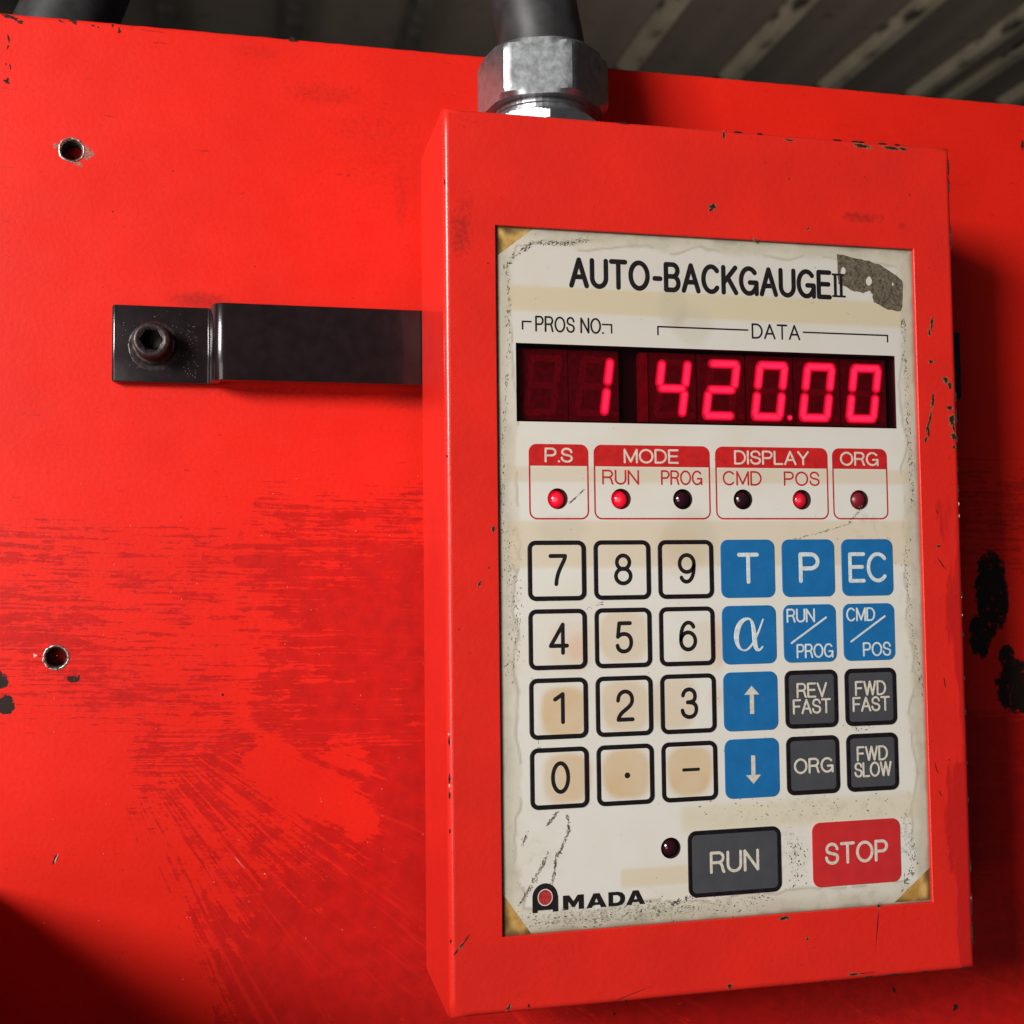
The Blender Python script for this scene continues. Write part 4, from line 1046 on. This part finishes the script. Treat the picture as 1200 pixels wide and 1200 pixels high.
# ---- printing on the plate
def prints():
    i = Ink(PY); i.text('AUTO-BACKGAUGE', -42.9, 108.2, 38.4, 8.9, 1.50, gap=.27)
    i.build('title_lettering', M_ink, box)
    i = Ink(PY)
    i = Ink(PY - .06)
    for x in (39.5, 41.4): i.stroke([(x, 109.5), (x, 115.9)], 1.0, cap=False)
    i.stroke([(38.4, 109.35), (42.8, 109.35)], .6, cap=False); i.stroke([(38.4, 115.9), (42.6, 115.9)], .6, cap=False)
    i.build('title_numeral', M_ink, box)
    i = Ink(PY); i.text('PROS NO.', -52.9, 95.3, -32.9, 4.6, .58, gap=.24)
    i.stroke([(-56.5, 95.8), (-56.5, 98.1)], .50, cap=False); i.stroke([(-56.7, 98.1), (-53.9, 98.1)], .50, cap=False)
    i.stroke([(-33.4, 98.1), (-30.3, 98.1)], .50, cap=False); i.stroke([(-30.5, 98.1), (-30.5, 95.6)], .50, cap=False)
    i.build('program_number_caption', M_ink, box)
    i = Ink(PY); i.text('DATA', 12.3, 95.6, 27.8, 4.6, .60, gap=.22)
    i.stroke([(-16.6, 95.6), (-16.6, 98.1)], .50, cap=False); i.stroke([(-16.8, 98.1), (11.3, 98.1)], .50, cap=False)
    i.stroke([(28.6, 98.1), (56.5, 98.1)], .50, cap=False); i.stroke([(56.3, 98.1), (56.3, 96.0)], .50, cap=False)
    i.build('data_caption', M_ink, box)
    for (x0, x1, head, hx, cap) in ((-55.2, -37.9, 'P.S', (-50.6, -42.4), ()), (-36.4, -1.5, 'MODE', (-27.5, -11.0), (('RUN', -34.0, -23.0), ('PROG', -16.5, -3.9))),
                                (0.1, 35.6, 'DISPLAY', (6.0, 29.6), (('CMD', 2.3, 14.5), ('POS', 21.4, 32.9))), (37.0, 55.0, 'ORG', (39.6, 52.2), ())):
        z0, z1, zh = 42.7, 63.8, 57.7; r = 2.3; i = Ink(PY)
        # frame line
        outer = rrect(x0, x1, z0, z1, r); inner = rrect(x0 + .46, x1 - .46, z0 + .46, z1 - .46, r - .46)
        i.poly([outer, inner], .022)
        fr = i.build('lamp_frame_print', M_inkred, box, label='red outlined frame headed ' + head)
        i = Ink(PY); P = [(x0 + .03, zh)] + [(x1 - .03, zh)] + arc(x1 - r, z1 - r, r - .03, r - .03, 0, 90, 6) + arc(x0 + r, z1 - r, r - .03, r - .03, 90, 180, 6)
        i.poly([P], .034); i.build('header_band', M_inkbox, fr)
        i = Ink(PY - .034); i.text(head, hx[0], 58.6, hx[1], 4.2, .60, gap=.20); i.build('header_text', M_inkw, fr)
        if cap:
            i = Ink(PY)
            for (t, a, b_) in cap: i.text(t, a, 52.5, b_, 4.3, .56, gap=.20)
            i.build('lamp_caption', M_inkred, fr)
    # maker's mark at the bottom left
    i = Ink(PY)
    P = [(-55.6, -64.5), (-55.6, -60.2)] + arc(-52.0, -60.4, 3.6, 3.7, 178, 2, 16) + [(-48.3, -60.2), (-48.3, -64.5), (-49.9, -64.5), (-49.9, -63.9), (-54.1, -63.9), (-54.1, -64.5)]
    H = arc(-52.0, -60.5, 2.15, 2.3, 0, 345, 22)
    i.poly([P, H], .03)
    def L(x, w, h, polys):
        for lp in polys: i.poly([[(x + p[0] * w, -64.3 + p[1] * h) for p in q] for q in lp], .03)
    hh = 3.9
    L(-47.0, 6.0, hh, [[[(0, 0), (0, 1), (.30, 1), (.5, .58), (.70, 1), (1, 1), (1, 0), (.74, 0), (.74, .55), (.56, .16), (.44, .16), (.26, .55), (.26, 0)]]])
    A_ = [[(0, 0), (.36, 1), (.66, 1), (1.0, 0), (.72, 0), (.66, .18), (.34, .18), (.28, 0)], [(.42, .38), (.58, .38), (.50, .66)]]
    L(-40.4, 5.9, hh, [A_])
    L(-34.0, 4.9, hh, [[[(0, 0), (0, 1), (.55, 1), (.82, .92), (.97, .72), (1, .5), (.97, .28), (.82, .08), (.55, 0)], [(.28, .24), (.52, .24), (.66, .34), (.70, .5), (.66, .66), (.52, .76), (.28, .76)]]])
    L(-28.9, 5.6, hh, [A_])
    o = i.build('maker_mark', M_ink, box)
    i = Ink(PY); i.poly([arc(-52.0, -60.5, 1.9, 2.05, 0, 345, 22)], .026); i.build('mark_dot', simple('worn_red_mark', (.42, .03, .03), .5, var=.4, vs=.8), o)
prints()

# ================================================================== CONDUIT AND GLAND ON TOP OF THE BOX
def conduit():
    cx, cy = -44.6, 21.5
    t = thing('cable_conduit', 'thick black rubber conduit rising from a zinc hex gland on top of the control box', 'conduit', (cx, cy, 157))
    def hexr(a, a_flat): 
        q = (a) % (PI / 3) - PI / 6; return a_flat / math.cos(q)
    def hexnut(name, zs, af, rot, n=96, mat=M_zinc, parent=t, cham=3.2, k=.42):
        V = []; F = []; z0, z1 = zs; levels = []
        m = 14
        for j in range(m + 1): levels.append(z0 + (z1 - z0) * (j / m))
        R0 = af * 1.03
        V.append((cx, cy, z0)); ring0 = 1
        for z in levels:
            e = min(z - z0, z1 - z)
            for q in range(n):
                a = 2 * PI * q / n; r = min(hexr(a - rot, af), R0 + e / k * 1.0 * .5 + .0) ; r = min(r, af / math.cos(PI / 6) * .985)
                V.append((cx + r * math.cos(a), cy + r * math.sin(a), z))
        V.append((cx, cy, z1)); top = len(V) - 1
        for q in range(n): F.append((0, 1 + (q + 1) % n, 1 + q))
        for j in range(m):
            for q in range(n):
                a0 = 1 + j * n; F.append((a0 + q, a0 + (q + 1) % n, a0 + n + (q + 1) % n, a0 + n + q))
        b = 1 + m * n
        for q in range(n): F.append((b + q, b + (q + 1) % n, top))
        o = mesh(name, V, F, mat, parent, smooth=True); o.modifiers.new('e', 'EDGE_SPLIT').split_angle = math.radians(18)
        return o
    rot = math.radians(-18)
    hexnut('gland_nut', (165.4, 182.0), 17.4, rot)
    hexnut('lock_nut', (157.05, 162.2), 15.4, math.radians(22), cham=1.5)
    V = []; F = []; n = 48
    pr = [(15.2, 162.2), (15.2, 162.9), (14.4, 163.2), (14.4, 163.9), (15.0, 164.2), (15.0, 165.5)]
    for r, z in pr:
        for q in range(n): V.append((cx + r * math.cos(2 * PI * q / n), cy + r * math.sin(2 * PI * q / n), z))
    for j in range(len(pr) - 1):
        for q in range(n): F.append((j * n + q, j * n + (q + 1) % n, (j + 1) * n + (q + 1) % n, (j + 1) * n + q))
    mesh('gland_body', V, F, M_zinc, t, smooth=False)
    tube('hose', [(cx + .5, cy, 178), (cx + .2, cy + .3, 186), (cx - 1.3, cy + 1, 196), (cx - 3.4, cy + 3, 210), (cx - 6, cy + 8, 230), (cx - 8, cy + 15, 262), (cx - 10, cy + 22, 300), (cx - 9, cy + 26, 350), (cx - 5, cy + 26, 520)], 12.9, M_rub, t)
def tube(name, pts, r, mat, parent, n=40, caps=True):
    # Catmull-Rom through the points
    P = [Vector(p) for p in pts]; C = []
    for i in range(len(P) - 1):
        a = P[max(i - 1, 0)]; b = P[i]; c = P[i + 1]; d = P[min(i + 2, len(P) - 1)]
        for k in range(8):
            s = k / 8; C.append(.5 * ((2 * b) + (c - a) * s + (2 * a - 5 * b + 4 * c - d) * s * s + (3 * b - a - 3 * c + d) * s ** 3))
    C.append(P[-1]); V = []; F = []
    up = Vector((1, 0, 0))
    for i, p in enumerate(C):
        t = (C[min(i + 1, len(C) - 1)] - C[max(i - 1, 0)]).normalized(); u = (up - t * up.dot(t)).normalized(); v = t.cross(u)
        for q in range(n):
            a = 2 * PI * q / n; w_ = p + (u * math.cos(a) + v * math.sin(a)) * r; V.append(tuple(w_))
    for i in range(len(C) - 1):
        for q in range(n): F.append((i * n + q, i * n + (q + 1) % n, (i + 1) * n + (q + 1) % n, (i + 1) * n + q))
    if caps: F.append(tuple(range(n))[::-1]); F.append(tuple((len(C) - 1) * n + q for q in range(n)))
    return mesh(name, V, F, mat, parent, smooth=True)
conduit()
def back_hose():
    a = W(88, 0, 85); b = W(70, 40, 85)
    dx = (a[0] - b[0]) / (a[1] - b[1])
    x0, z0 = a
    pts = [(x0 + dx * (z - z0), 85, z) for z in (60, 120, 180)] + [(x0 + dx * 8, 85.5, z0 + 8), (x0 + 14, 86, z0 + 50), (x0 + 22, 86, z0 + 110), (x0 + 20, 84, z0 + 190), (x0 + 5, 80, z0 + 420)]
    o = tube('rubber_hose', pts, 15.0, M_rub, None)
    tag(o, 'black rubber hose behind the top edge of the red panel at left', 'hose')
back_hose()
